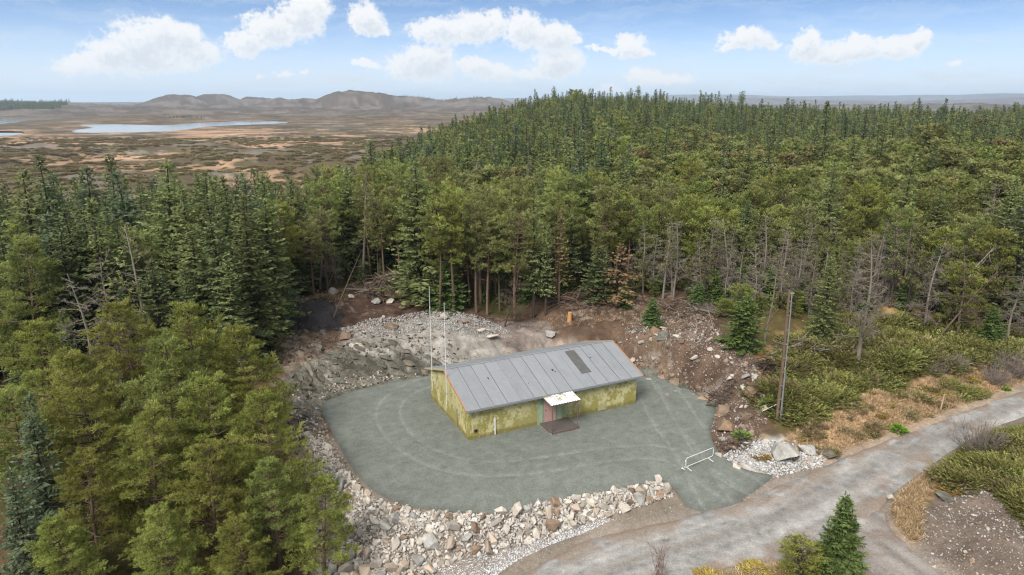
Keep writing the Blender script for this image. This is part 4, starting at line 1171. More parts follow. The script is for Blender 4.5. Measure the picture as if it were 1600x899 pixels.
def deadtree(seed, h, spread, bark, twigs=1.0, low=.18, tufts=0, mat=None, rust=None):
    """bare grey tree; may keep a few green or rusty tufts"""
    r = np.random.default_rng(seed); tw = MB(); br = MB(); lb = LB()
    lean = r.normal(0, .04, 2) * h
    def ax(z): return np.array((lean[0] * (z / h) ** 2 + .1 * math.sin(z * .9 + seed), lean[1] * (z / h) ** 2 + .1 * math.cos(z * .7), z))
    tw.tube([ax(z) - (np.array((0, 0, .7)) if z == 0 else 0) for z in np.linspace(0, h, 9)], [h * .014 * (1 - .9 * k / 8) + .006 for k in range(9)], 7)
    z = low * h
    while z < h * .97:
        for b in range(int(r.integers(1, 4))):
            t = z / h; a = r.uniform(0, 6.28); L = spread * (1.15 - .8 * t) * r.uniform(.45, 1.2)
            o = np.array((math.cos(a), math.sin(a), 0)); rise = r.uniform(-.15, .75); p0 = ax(z)
            pts = [p0]; d = o + np.array((0, 0, rise * .5))
            for k in range(5):
                d = d + r.normal(0, .22, 3) + np.array((0, 0, .12 * rise)); d /= np.linalg.norm(d); pts.append(pts[-1] + d * L / 5)
            br.tube(pts, [.012 + .011 * L, .012 + .007 * L, .012 + .004 * L, .013, .010, .007], 4, cap=False)
            for k in range(int(5 * twigs * max(.5, L))):
                i = int(r.integers(1, 5)); q = pts[i]; d2 = (pts[i + 1] - pts[i]) / (L / 5) + r.normal(0, .6, 3); d2 /= np.linalg.norm(d2)
                l2 = r.uniform(.2, .5) * L * .7; e = q + d2 * l2
                br.tube([q, q + d2 * l2 * .55 + r.normal(0, .03, 3), e], [.011, .009, .006], 3, cap=False)
                for kk in range(int(2 * twigs)):
                    d3 = d2 + r.normal(0, .7, 3); d3 /= np.linalg.norm(d3); br.tube([q + d2 * l2 * .5, q + d2 * l2 * .5 + d3 * l2 * .5], [.008, .005], 3, cap=False)
                if tufts and r.random() < tufts:
                    tone = r.uniform(.6, 1.2)
                    for _ in range(9): lb.add(e + r.normal(0, .08, 3), d2 + r.normal(0, .7, 3) + np.array((0, 0, .3)), .27, .075, tone + r.normal(0, .2))
        z += .28 * r.uniform(.7, 1.4)
    return tw.mesh('trunk', [bark]), br.mesh('branches', [bark]), (lb.mesh('crown', mat, r) if tufts and lb.p else None), h

def juniper(seed, rad, ht, mat, n=210, wid=.085, brown=.0):
    """low mat of pointed sprays fanning outwards"""
    r = np.random.default_rng(seed); lb = LB()
    for i in range(n):
        a = r.uniform(0, 6.28); q = math.sqrt(r.random()); x, y = q * rad * math.cos(a), q * rad * math.sin(a)
        hz = ht * (1 - q * q) * r.uniform(.55, 1.1)
        o = np.array((math.cos(a) * (.4 + q), math.sin(a) * (.4 + q), r.uniform(.25, .75) + (1 - q) * .35)) + r.normal(0, .2, 3); o /= np.linalg.norm(o)
        L = r.uniform(.45, 1.0) * min(1.0, rad * .6); p = np.array((x, y, hz * .55)); tone = r.uniform(.3, 1.35)
        sd = np.cross(o, (0, 0, 1.0)); sd /= np.linalg.norm(sd) + 1e-9
        for k in range(6):
            s = (k + .5) / 6
            for sg in (-1, 1):
                lb.add(p + o * L * s, o * .75 + sd * sg * .65 + r.normal(0, .22, 3), .10 + .24 * (1 - s) * L, wid, tone + r.normal(0, .18) + .25 * s)
        lb.add(p + o * L * .85, o, .22, wid, tone + .35)
    return lb.mesh('shrub', mat, r)

def bare_bush(seed, rad, ht, mat, n=90):
    r = np.random.default_rng(seed); q = MB()
    for i in range(n):
        a = r.uniform(0, 6.28); u = r.random() ** .7
        p = np.array((math.cos(a), math.sin(a), 0)) * rad * .3 * u - np.array((0, 0, .1)); d = np.array((math.cos(a) * u * rad / ht, math.sin(a) * u * rad / ht, 1.0)) + r.normal(0, .15, 3)
        L = ht * r.uniform(.6, 1.1); pts = [p]; d /= np.linalg.norm(d)
        for k in range(4): d = d + r.normal(0, .13, 3); d /= np.linalg.norm(d); pts.append(pts[-1] + d * L / 4)
        q.tube(pts, [.014, .011, .009, .007, .005], 3, cap=False)
        for k in range(7):
            i2 = int(r.integers(1, 5)); d2 = d + r.normal(0, .55, 3); d2 /= np.linalg.norm(d2); l2 = L * r.uniform(.12, .32)
            q.tube([pts[i2], pts[i2] + d2 * l2], [.008, .004], 3, cap=False)
    return q.mesh('twigs', [mat])

PR = {}
def setup_plants():
    bk_s = m_bark('spruce_bark', (.085, .062, .048), (.04, .032, .026)); bk_p = m_bark('pine_bark', (.175, .110, .075), (.10, .070, .052)); bk_d = m_bark('dead_grey_wood', (.25, .212, .172), (.15, .126, .10)); bk_k = m_bark('dark_bark', (.06, .047, .04), (.035, .028, .024))
    bk_r = m_bark('brown_dead_wood', (.15, .105, .075), (.09, .065, .05))
    L = dict(
        dark=m_leaf('dark_spruce_needles', (.088, .110, .048), (.165, .194, .086), .4),
        blue=m_leaf('blue_green_spruce_needles', (.084, .108, .060), (.155, .186, .110), .4),
        mid=m_leaf('green_spruce_needles', (.135, .155, .060), (.235, .255, .105), .45),
        young=m_leaf('young_spruce_needles', (.085, .120, .036), (.15, .20, .066), .4),
        pine=m_leaf('yellow_green_pine_needles', (.182, .190, .042), (.330, .330, .095), .5),
        olive=m_leaf('olive_pine_needles', (.178, .183, .066), (.305, .303, .118), .5),
        green=m_leaf('green_pine_needles', (.165, .188, .052), (.285, .304, .095), .5),
        brown=m_leaf('dying_brown_needles', (.15, .118, .055), (.23, .18, .085), .3),
        rust=m_leaf('rusty_needles', (.15, .088, .055), (.21, .13, .08), .3),
        juniper=m_leaf('juniper_needles', (.112, .116, .036), (.235, .225, .075), .4, .5),
        heather=m_leaf('heather_twigs', (.11, .085, .045), (.18, .14, .075), .2, .3),
        moss=m_leaf('yellow_moss', (.16, .105, .032), (.24, .165, .045), .1),
        fresh=m_leaf('fresh_green_leaves', (.10, .19, .02), (.17, .28, .035), .3))
    PR['L'] = L; PR['bark'] = dict(s=bk_s, p=bk_p, d=bk_d, k=bk_k, r=bk_r)
    PR['spruce_dark'] = [spruce(100 + i, 12, 2.3 + .25 * (i % 3), L['dark'], bk_s) for i in range(3)]
    PR['spruce_mid'] = [spruce(120 + i, 12, 2.2 + .25 * (i % 3), L['mid'], bk_s) for i in range(3)]
    PR['spruce_blue'] = [spruce(140 + i, 11, 2.5, L['blue'], bk_s) for i in range(2)]
    PR['spruce_young'] = [spruce(160 + i, 5, 1.75, L['young'], bk_s, 1.25, .02, 0, .85) for i in range(2)]
    PR['spruce_front'] = [spruce(165, 5, 1.45, L['young'], bk_s, 2.3, .02, 0, .9)]
    PR['spruce_thin'] = [spruce(170 + i, 12, 1.6, L['mid'], bk_s, .9, .25, .15) for i in range(2)]
    PR['spruce_brown'] = [spruce(180, 11, 1.9, L['brown'], bk_p, .8, .28, .25)]
    PR['spruce_rust'] = [spruce(185, 7, 2.4, L['rust'], bk_k, .7, .1, .45), spruce(186, 7, 2.6, L['dark'], bk_k, .7, .1, .2)]
    PR['pine_near'] = [pine(200 + i, 11, 2.9, L['pine'] if i % 3 else L['green'], bk_p, .16 + .06 * (i % 2), 1.25, clump=1.15, needle=(.23, .042), dead=6, cone=True) for i in range(5)]
    PR['pine_mid'] = [pine(220 + i, 11, 2.0, L[('olive', 'green', 'pine')[i % 3]], bk_p, .45 + .08 * (i % 2), .85, dead=5) for i in range(4)]
    PR['pine_bush'] = [pine(240 + i, 9, 2.3, L[('olive', 'pine', 'green')[i % 3]], bk_k, .12, .8, dead=4, clump=1.25) for i in range(3)]
    PR['dead'] = [deadtree(260 + i, 9, 2.3, bk_d if i != 1 else bk_r, 1.6) for i in range(4)]
    PR['halfdead'] = [deadtree(270 + i, 9, 1.9, bk_d if i % 2 else bk_k, 1.0, .35, .45, L['olive']) for i in range(3)]
    PR['juniper'] = [juniper(300 + i, 1.3 + .25 * (i % 3), .75, L['juniper']) for i in range(5)]
    PR['heather'] = [juniper(320 + i, .8, .45, L['heather'], 130, .05) for i in range(3)]
    PR['moss'] = [juniper(330 + i, .55, .28, L['moss'], 160, .05) for i in range(2)]
    PR['fresh'] = [juniper(335 + i, .55, .5, L['fresh'], 110, .09) for i in range(2)]
    tw = m_plain('bare_twigs', (.20, .165, .14), .9, 0, .2); PR['bare'] = [bare_bush(340 + i, 1.5, 1.6, tw, 130) for i in range(2)]
    rt = m_plain('reddish_twigs', (.17, .10, .075), .9, 0, .2); PR['sapling'] = [bare_bush(350, .9, 2.3, rt, 16)]

def put_tree(kind, i, x, y, h, label, group=None, name=None, cat='tree', rz=None, tilt=None, wide=1.0):
    pr = PR[kind][i % len(PR[kind])]; s = h / pr[-1]
    nm = name or ('pine_tree' if kind.startswith('pine') else 'dead_tree' if 'dead' in kind else 'spruce_tree')
    o = bpy.data.objects.new(nm, None); COL.objects.link(o)
    o.location = (x, y, ground_z(x, y)); w = s * rnd.uniform(.9, 1.12)
    o.scale = (w * wide, w * wide, s); o.rotation_euler = (tilt[0] if tilt else rnd.gauss(0, .02), tilt[1] if tilt else rnd.gauss(0, .02), rnd.uniform(0, 6.28) if rz is None else rz)
    tag(o, label, cat, group)
    for me in pr[:-1]:
        if me is not None:
            c = bpy.data.objects.new(me.name.split('.')[0], me); COL.objects.link(c); c.parent = o
    return o

def by_top(kind, i, px, py, Y, label, group=None, hs=1.0, **kw):
    x, y, zt = at_y(px, py, Y); h = max(1.0, (zt - ground_z(x, y)) * hs)
    return put_tree(kind, i, x, y, h, label, group, **kw), (x, y)

TAKEN = []
def plant_named():
    def T(kind, i, px, py, Y, label, group=None, **kw):
        o, p = by_top(kind, i, px, py, Y, label, group, **kw); TAKEN.append(p); return o
    # young pines and spruces in front on the left
    for k, (px, py, Y, i, lab) in enumerate([
        (56, 500, 41, 1, 'yellow-green pine at the left edge of the frame, top level with the far spruce skirts'),
        (189, 470, 43, 2, 'tall olive pine behind the left pine thicket, second tallest of its tops'),
        (290, 470, 40, 4, 'tallest pine of the thicket left of the yard, with a pointed pale top'),
        (381, 506, 40.5, 1, 'slim light green pine on the right edge of the thicket, beside the rock cut'),
        (245, 527, 37, 0, 'broad green pine in the centre of the left thicket'),
        (122, 545, 37, 2, 'broad pine with level tufts in the left half of the thicket'),
        (335, 585, 35.5, 4, 'wide pine with level branches in front of the tallest pine of the thicket'),
        (412, 612, 34.5, 1, 'pine leaning over the brown slope beside the yard'),
        (215, 640, 33, 2, 'dense low pine in the lower middle of the left thicket'),
        (315, 690, 31.5, 4, 'low pine with bare pinkish branches showing, lower middle of the thicket'),
        (130, 700, 31.5, 1, 'low bushy pine near the bottom left, right of the blue-green spruce'),
        (418, 718, 31.3, 3, 'small pine at the thicket corner above the stone bank'),
        (497, 742, 30.6, 1, 'small bright pine standing at the left end of the stone bank'),
        (255, 790, 29.2, 2, 'bushy pine cut off by the bottom edge, left of centre of the thicket'),
        (372, 805, 29.2, 4, 'bushy pine cut off by the bottom edge, nearest the stone bank'),
        (95, 800, 28.8, 1, 'bushy pine cut off by the bottom edge at the far left'),
        (5, 610, 36, 3, 'pine half cut off by the left edge of the frame')]):
        T('pine_near', i, px, py, Y, lab, wide=1.08)
    T('spruce_blue', 0, 36, 622, 33, 'blue-green spruce in the lower left corner among yellow-green pines')
    T('spruce_blue', 1, 8, 735, 29.5, 'low blue-green spruce cut off by the left edge near the bottom')
    T('spruce_dark', 1, 100, 480, 46, 'narrow dark spruce rising between the pale pines on the left')
    T('pine_near', 3, 22, 372, 50, 'ragged olive pine at the left edge in front of the dark spruces')
    T('halfdead', 1, 215, 350, 49, 'bleached half-dead pine with bare white branches in front of the dark spruces', name='dead_tree')
    T('dead', 0, 122, 425, 45, 'thin bare grey tree leaning left of the bleached half-dead pine', name='dead_tree')
    T('dead', 2, 160, 405, 47, 'thin bare grey stem just left of the bleached half-dead pine', name='dead_tree')
    # the dark stand behind them
    for k, (px, py, Y, kd, lab) in enumerate([
        (66, 240, 66, 'spruce_dark', 'tall dark spruce with a blunt top, leftmost of the high tops on the left'), (30, 262, 60, 'spruce_mid', 'green spruce by the left edge, in front of the moor'), (126, 258, 70, 'spruce_blue', 'bluish dark spruce between two taller ones on the left'),
        (163, 243, 68, 'spruce_dark', 'dark spire-topped spruce, third high top from the left'), (196, 262, 64, 'spruce_blue', 'bluish spruce right of the dark spire-topped one'), (246, 246, 60, 'spruce_mid', 'big broad green spruce, tallest in the middle of the left stand'),
        (318, 262, 64, 'spruce_mid', 'broad green spruce right of the tallest one of the left stand'), (283, 288, 57, 'spruce_mid', 'spruce tucked in front of the broad green ones'), (350, 290, 62, 'spruce_thin', 'slender spruce between the broad one and the clearing-side one'),
        (405, 268, 59, 'spruce_mid', 'bright green spruce standing nearest the clearing on the left'), (375, 300, 55, 'spruce_mid', 'spruce in front of the clearing-side one, reaching lower'), (110, 320, 56, 'spruce_dark', 'dark spruce in the second row of the left stand'),
        (180, 340, 54, 'spruce_dark', 'very dark spruce behind the bleached half-dead pine'), (300, 350, 52, 'spruce_mid', 'spruce with drooping skirts in front of the left stand'), (345, 400, 50, 'spruce_mid', 'shorter spruce at the front right of the left stand'),
        (60, 330, 55, 'spruce_blue', 'bluish spruce in the front row at the far left'), (240, 400, 49, 'spruce_dark', 'short dark spruce under the big broad one'), (440, 300, 70, 'spruce_mid', 'spruce at the rear left corner of the clearing')]):
        T(kd, k, px, py, Y, lab, wide=1.3)
    # trunks along the back of the clearing
    for k, (px, py, bx, by, kd, lab) in enumerate([
        (490, 345, 492, 459, 'pine_mid', 'thin pine with a bare pale trunk at the left end of the rear tree line'), (677, 309, 687, 476, 'pine_mid', 'tall pale-green pine behind the masts, left of a twin'), (712, 304, 707, 476, 'pine_mid', 'tall yellow-green pine behind the masts with a red trunk and forked snags'),
        (742, 322, 745, 472, 'pine_mid', 'slim pine right of the yellow-green pair behind the masts'), (766, 336, 763, 474, 'pine_mid', 'slim pine with a twin reddish trunk behind the platform'), (836, 292, 834, 477, 'spruce_thin', 'tall thin spruce with a straight bare trunk behind the roof'),
        (850, 350, 852, 477, 'spruce_thin', 'thin dark spruce just right of the straight tall one'), (880, 328, 873, 470, 'spruce_brown', 'dying brownish spruce with a red trunk at the back of the clearing'), (806, 330, 805, 478, 'pine_mid', 'pine behind the leaning dead trunk at the back of the clearing')]):
        x, y = at(bx, by, 2.9); zt = at_y(px, py, y)[2]; put_tree(kd, k, x, y, zt - ground_z(x, y), lab); TAKEN.append((x, y))
    x, y = at(789, 488, 2.8); o = put_tree('dead', 1, x, y, 6.6, 'leaning dead trunk with a pale bark at the back of the clearing', name='dead_tree', tilt=(0, .28), rz=0); TAKEN.append((x, y))
    for px, py, bx, by, i, kd, lab in [(998, 348, 1004, 462, 0, 'dead', 'bare reddish tree at the edge behind the right spoil bank'), (1034, 345, 1036, 468, 1, 'halfdead', 'dark half-bare tree right of the bare reddish one'), (1088, 333, 1108, 462, 2, 'dead', 'leaning dead tree with pale peeling bark behind the spoil bank'),
        (1166, 362, 1170, 470, 0, 'halfdead', 'scraggy half-bare tree left of the utility pole'), (1214, 352, 1216, 470, 0, 'dead', 'bare reddish trunk behind the utility pole'), (1250, 350, 1250, 480, 2, 'dead', 'bare pale trunk just right of the utility pole top'),
        (1365, 358, 1344, 553, 0, 'dead', 'big bare grey tree with spreading branches and a dark trunk right of the utility pole'), (1440, 372, 1445, 500, 3, 'dead', 'bare tree between the big bare one and the fallen trunks'), (1322, 372, 1325, 480, 2, 'halfdead', 'half-bare tree left of the big bare grey one'),
        (1195, 398, 1196, 530, 1, 'halfdead', 'small dark half-bare tree beside the young spruce'), (1590, 385, 1575, 520, 3, 'dead', 'bare dark tree at the right edge of the frame'), (1490, 390, 1500, 510, 1, 'dead', 'bare grey-brown tree among the fallen trunks')]:
        x, y = at(bx, by, 2.8); zt = at_y(px, py, y)[2]; put_tree(kd, i, x, y, max(2.5, zt - ground_z(x, y)), lab, name='dead_tree'); TAKEN.append((x, y))
    for px, py, bx, by, kd, i, lab in [(1284, 396, 1285, 522, 'spruce_mid', 1, 'full green spruce standing right of the utility pole'), (1153, 462, 1158, 548, 'spruce_young', 0, 'young spruce on the spoil bank left of the utility pole'), (975, 448, 976, 478, 'spruce_young', 1, 'small bright spruce at the forest edge behind the roof end'),
        (1017, 466, 1019, 500, 'spruce_young', 0, 'little spruce at the top of the spoil bank'), (1452, 385, 1455, 480, 'spruce_blue', 0, 'dark bluish spruce behind the fallen trunks'), (1490, 416, 1495, 500, 'pine_bush', 1, 'yellow-green bushy pine beside the fallen trunks'),
        (1548, 482, 1550, 518, 'spruce_young', 1, 'small green spruce at the right forest edge'), (1310, 778, 1308, 918, 'spruce_front', 0, 'bright young spruce in the foreground between road and side track'), (1245, 852, 1250, 915, 'pine_bush', 1, 'low spreading pine bush left of the bright foreground spruce'),
        (940, 385, 935, 470, 'spruce_rust', 1, 'dark drooping spruce behind the sawn stump'), (968, 380, 968, 474, 'spruce_rust', 0, 'rust-brown dead spruce at the edge behind the roof end'), (655, 400, 655, 455, 'spruce_dark', 0, 'short dark spruce behind the brushwood pile'), (690, 405, 700, 470, 'spruce_young', 0, 'young green spruce between the trunks behind the masts')]:
        z0 = -.6 if by > 880 else (2.0 if by > 530 else 2.9)
        x, y = at(bx, by, z0); zt = at_y(px, py, y)[2]; put_tree(kd, i, x, y, max(1.0, zt - ground_z(x, y)), lab, name='pine_sapling' if by == 915 else None, wide=1.0 if kd == 'spruce_front' else (2.2 if by == 915 else 1.3)); TAKEN.append((x, y))

EDGE = None
def forest_points():
    """where trees stand: jittered, thinning outwards; x, y, pine-likeness"""
    r = np.random.default_rng(17); out = []
    front = [(-200, 560), (420, 560), (432, 520), (445, 472), (500, 456), (560, 447), (640, 445), (665, 466), (690, 474), (800, 478), (880, 470), (920, 464), (1000, 460), (1060, 458), (1120, 466), (1190, 478), (1250, 480), (1340, 476), (1420, 478), (1500, 492), (1600, 505), (1900, 520)]
    fl = wpoly(front, 2.8)
    poly = np.concatenate([fl, [(140, 80), (900, 560), (760, 760), (400, 800), (60, 640)], [(x, y) for y, x in [(y, float(forest_edge(y))) for y in (560, 430, 380, 330, 270, 212, 160, 106)]], [(-52, 98), (-110, 96), (-110, 50)]])
    global EDGE; EDGE = poly
    for d0, d1, sp in ((45, 130, 2.3), (130, 220, 3.0), (220, 360, 3.8), (360, 600, 4.8), (600, 900, 6.5)):
        w = d1 * 1.05
        gx, gy = np.meshgrid(np.arange(-w, w, sp), np.arange(30, d1, sp * .9)); gx = gx.ravel() + r.uniform(-.45, .45, gx.size) * sp; gy = gy.ravel() + r.uniform(-.45, .45, gy.size) * sp
        rr = np.hypot(gx, gy); az = np.abs(np.degrees(np.arctan2(gx, gy)))
        k = (rr >= d0) & (rr < d1) & (az < 43)
        gx, gy = gx[k], gy[k]; k = sdist(poly, gx, gy) < r.uniform(-1.0, .5, gx.size) * sp * .5
        out.append(np.stack([gx[k], gy[k]], 1))
    P = np.concatenate(out)
    tk = np.array(TAKEN); d = np.min(np.hypot(P[:, None, 0] - tk[None, :, 0], P[:, None, 1] - tk[None, :, 1]), axis=1)
    return P[d > 1.5]

def far_mesh_spruce(seed, h, rad, mat, n=26):
    return spruce(seed, h, rad, mat, PR['bark']['s'], .42, .12, .1)

def gn_scatter(name, P, Z, sc, rot, idx, protos, label):
    """one object for a mass nobody could count: trees of the far forest"""
    me = bpy.data.meshes.new(name); me.vertices.add(len(P)); me.vertices.foreach_set('co', np.column_stack([P, Z]).astype(np.float32).ravel())
    for nm, ty, v in (('scl', 'FLOAT_VECTOR', sc), ('rotz', 'FLOAT', rot), ('pick', 'INT', idx)):
        a = me.attributes.new(nm, ty, 'POINT'); a.data.foreach_set('vector' if ty == 'FLOAT_VECTOR' else 'value', np.ascontiguousarray(v, np.int32 if ty == 'INT' else np.float32).ravel())
    me.update(); o = link(name, me)
    ng = bpy.data.node_groups.new(name, 'GeometryNodeTree')
    ng.interface.new_socket('Geometry', in_out='INPUT', socket_type='NodeSocketGeometry'); ng.interface.new_socket('Geometry', in_out='OUTPUT', socket_type='NodeSocketGeometry')
    n = ng.nodes; gi = n.new('NodeGroupInput'); go = n.new('NodeGroupOutput')
    parts = []
    def attr(nm, dt):
        a = n.new('GeometryNodeInputNamedAttribute'); a.data_type = dt; a.inputs['Name'].default_value = nm; return a.outputs['Attribute']
    js = n.new('GeometryNodeJoinGeometry')
    for k, pr in enumerate(protos):
        cm = n.new('FunctionNodeCompare'); cm.data_type = 'INT'; cm.operation = 'EQUAL'
        ia = [s for s in cm.inputs if s.enabled and s.type == 'INT']; ng.links.new(attr('pick', 'INT'), ia[0]); ia[1].default_value = k
        for ob in pr:
            inf = n.new('GeometryNodeObjectInfo'); inf.inputs['Object'].default_value = ob; inf.inputs['As Instance'].default_value = True
            ip = n.new('GeometryNodeInstanceOnPoints'); ng.links.new(gi.outputs[0], ip.inputs['Points']); ng.links.new(cm.outputs[0], ip.inputs['Selection']); ng.links.new(inf.outputs['Geometry'], ip.inputs['Instance'])
            cx = n.new('ShaderNodeCombineXYZ'); ng.links.new(attr('rotz', 'FLOAT'), cx.inputs[2])
            e2r = n.new('FunctionNodeEulerToRotation'); ng.links.new(cx.outputs[0], e2r.inputs[0]); ng.links.new(e2r.outputs[0], ip.inputs['Rotation'])
            ng.links.new(attr('scl', 'FLOAT_VECTOR'), ip.inputs['Scale']); ng.links.new(ip.outputs[0], js.inputs[0])
    ng.links.new(js.outputs[0], go.inputs[0])
    md = o.modifiers.new('scatter', 'NODES'); md.node_group = ng
    return tag(o, label, kind='stuff')

def loose(name, me):
    """an object that only serves as the source of a scatter"""
    return bpy.data.objects.new(name, me)

def plant_forest():
    P = forest_points(); x, y = P[:, 0], P[:, 1]; r = np.hypot(x, y); az = np.degrees(np.arctan2(x, y)); Z = ground_z(x, y); n = len(P)
    g = np.random.default_rng(23); u = g.random(n)
    patch = fbm(x / 45, y / 45, 131, 3)
    pp = np.interp(r, [0, 84, 100, 140], [.74, .72, .30, .14])                        # pines at the front
    pr_ = sm((az - 6) / 5) * np.interp(r, [60, 75, 175, 205], [.8, .9, .9, .05]); pp = np.maximum(pp, pr_)
    pp = np.where((x < -22) & (y < 102), .10, pp); pp = np.clip(pp + (patch - .5) * .7 * (r < 260), 0, 1)
    isp = u < pp
    grow = fbm(x / 20, y / 20, 133, 3)
    ht = np.where(isp, np.where(az > 9, 7.4, 8.3), 10.6) * np.interp(r, [60, 120, 250, 400], [1, 1.0, 1.15, 1.25]) * (.62 + .72 * g.random(n)) * (.76 + .48 * grow)
    edge = sm(-sdist(EDGE, x, y) / 25 + .25) * .35 + .65
    ht *= np.where((r > 95) & (az < 5), edge, 1)
    pxt = project(x, y, Z + 9)[0]; row = np.interp(pxt, [-200, 0, 300, 400, 440, 480, 550, 620, 700, 760, 800], [266, 262, 258, 266, 285, 268, 236, 208, 186, 168, 100]) + g.uniform(-6, 22, n)
    yv = -(row - 449.5) / F; cap = CAMH + y * (-SP + yv * CP) / (CP + yv * SP) - Z
    ht = np.where(pxt < 800, np.minimum(ht, np.maximum(cap, 3.5)), ht)
    tall = (g.random(n) < .06); ht *= np.where(tall & (az > 1), 1.18, 1)
    cr = (r > 370) & (r < 480); pxc = project(x, y, Z)[0]
    ht *= np.where(cr & (pxc > 1080) & (pxc < 1158) & (g.random(n) < .5), 1.28, np.where(cr & (pxc > 830) & (pxc < 1050) & (g.random(n) < .18), 1.28, np.where(cr & (pxc > 1250) & (g.random(n) < .06), 1.3, 1)))
    px, py = project(x, y, Z + ht); qx, qy = project(x, y, Z)
    inview = (px > -30) & (px < 1630) & (py < 930)
    kinds = np.where(isp, 1, 0)
    dead = (g.random(n) < np.where((az > 8) & (r < 125), .30, np.where(isp, .05, .015))) & (r < 150)
    order = np.argsort(r)
    named = {'spruce_tree': sum(o.name.startswith('spruce_tree') for o in SC.objects), 'pine_tree': sum(o.name.startswith('pine_tree') for o in SC.objects)}
    left = {'spruce_tree': 298 - named['spruce_tree'], 'pine_tree': 298 - named['pine_tree'], 'dead_tree': 120}
    rest = []
    def where(i):
        a = az[i]
        if x[i] < -22 and y[i] < 102: return 'in the dark stand left of the clearing'
        d = 'at the front of the forest' if r[i] < 84 else ('in the second forest rows' if r[i] < 100 else 'deep in the forest')
        return d + (' behind the clearing' if a < -4 else (' behind the building' if a < 9 else (' behind the utility pole' if a < 24 else ' towards the right edge')))
    for i in order:
        nm = 'dead_tree' if dead[i] else ('pine_tree' if isp[i] else 'spruce_tree')
        if not inview[i] or left[nm] <= 0:
            rest.append(i); continue
        left[nm] -= 1; w = where(i); k = int(g.integers(0, 99))
        if nm == 'dead_tree':
            hd = k % 2; lab = f"{'half-bare grey-brown' if hd else 'bare grey'} tree {w}"; put_tree('halfdead' if hd else 'dead', k, x[i], y[i], ht[i] * .95, lab, lab, name=nm)
        elif nm == 'pine_tree':
            kd = 'pine_bush' if (az[i] > 9 and g.random() < .65) else 'pine_mid'; j = k % len(PR[kd])
            tone = {'pine_mid': ('olive', 'green', 'yellow-green', 'olive'), 'pine_bush': ('olive', 'yellow-green', 'green')}[kd][j]
            lab = f"{'bushy' if kd == 'pine_bush' else 'long-stemmed'} {tone} pine {w}"; put_tree(kd, j, x[i], y[i], ht[i], lab, lab)
        else:
            q = g.random(); kd = 'spruce_dark' if q < .38 else ('spruce_mid' if q < .68 else ('spruce_blue' if q < .84 else 'spruce_thin'))
            tone = {'spruce_dark': 'dark green', 'spruce_mid': 'fresh green', 'spruce_blue': 'bluish green', 'spruce_thin': 'slender green'}[kd]
            lab = f"{tone} spruce {w}"; put_tree(kd, k, x[i], y[i], ht[i], lab, lab, wide=g.uniform(1.05, 1.35))
    rest = np.array(rest)
    L = PR['L']; B = PR['bark']
    fs = [spruce(400, 12, 2.5, L['dark'], B['s'], .62, .1, 0, 1.0), spruce(401, 12, 2.2, L['blue'], B['s'], .62, .1, .1, 1.1), spruce(402, 12, 2.5, L['mid'], B['s'], .62, .1, .05, .8), spruce(403, 12, 1.9, L['dark'], B['s'], .58, .15, .2, .9), spruce(404, 11, 2.7, L['mid'], B['s'], .58, .08, .25, 1.15), spruce(405, 12, 2.3, L['olive'], B['s'], .58, .1, .15, 1.0)]
    fp = [pine(410, 10, 2.1, L['olive'], B['k'], .35, .5, needle=(.42, .16)), pine(411, 10, 2.2, L['green'], B['k'], .35, .5, needle=(.42, .16)), pine(412, 10, 2.1, L['brown'], B['k'], .35, .4, needle=(.42, .16))]
    for nm, sel, pr, lab in (('distant_spruces', ~isp, fs, 'spruces of the forest running back to the skyline'), ('distant_pines', isp, fp, 'pines mixed in behind the nearer rows of the forest')):
        k = rest[sel[rest]]
        sc = (ht[k] / (12 if nm == 'distant_spruces' else 10))[:, None] * np.column_stack([g.uniform(1.1, 1.5, len(k)), g.uniform(1.1, 1.5, len(k)), np.ones(len(k))])
        pick = g.choice(len(pr), len(k), p=([.24, .18, .22, .10, .14, .12] if nm == 'distant_spruces' else [.55, .3, .15]))
        gn_scatter(nm, P[k], Z[k], sc, g.uniform(0, 6.28, len(k)), pick, [(loose('source', p[0]), loose('source', p[1])) for p in pr], lab)
    print('forest', n, 'rest', len(rest), left)
    # woods on the moor: the dark plantation far left, scattered dots and the crest above the forest
    pts = []
    def belt(poly, z, n_, hmin, hmax):
        q = inside_pts(wpoly(poly, z), n_, len(pts) + 5); pts.append(np.column_stack([q, g.uniform(hmin, hmax, len(q))]))
    belt([(-60, 178), (-60, 170), (20, 169.5), (70, 170.5), (112, 173), (95, 177.5), (30, 179)], -9, 2600, 13, 20)
    belt([(260, 186), (300, 185), (320, 187), (270, 188)], -9, 25, 4, 7)
    belt([(560, 170), (740, 168), (760, 172), (600, 173)], -9, 500, 6, 10)
    belt([(1180, 168.2), (1270, 167.6), (1290, 169), (1200, 170)], -9, 400, 8, 13)
    belt([(0, 262), (330, 232), (560, 205), (700, 182), (600, 178), (300, 184), (-60, 215)], -7, 70, 1.2, 3.0)
    q = np.concatenate(pts); k = sdist(EDGE, q[:, 0], q[:, 1]) > 4
    for Lk in LAKES: k &= sdist(Lk, q[:, 0], q[:, 1]) > 3
    q = q[k]; zz = ground_z(q[:, 0], q[:, 1]); s3 = (q[:, 2] / 12)[:, None] * np.column_stack([np.full(len(q), 1.5), np.full(len(q), 1.5), np.ones(len(q))])
    gn_scatter('far_woods', q[:, :2], zz, s3, g.uniform(0, 6.28, len(q)), g.integers(0, 2, len(q)), [(loose('source', fs[0][0]), loose('source', fs[0][1])), (loose('source', fs[2][0]), loose('source', fs[2][1]))], 'dark plantations and lone trees out on the moor')
    # heath cushions that give the moor its grain
    w = np.array([(-330, 130), (-40, 108), (-45, 212), (-40, 330), (-25, 450), (60, 640), (-620, 640), (-560, 300)])
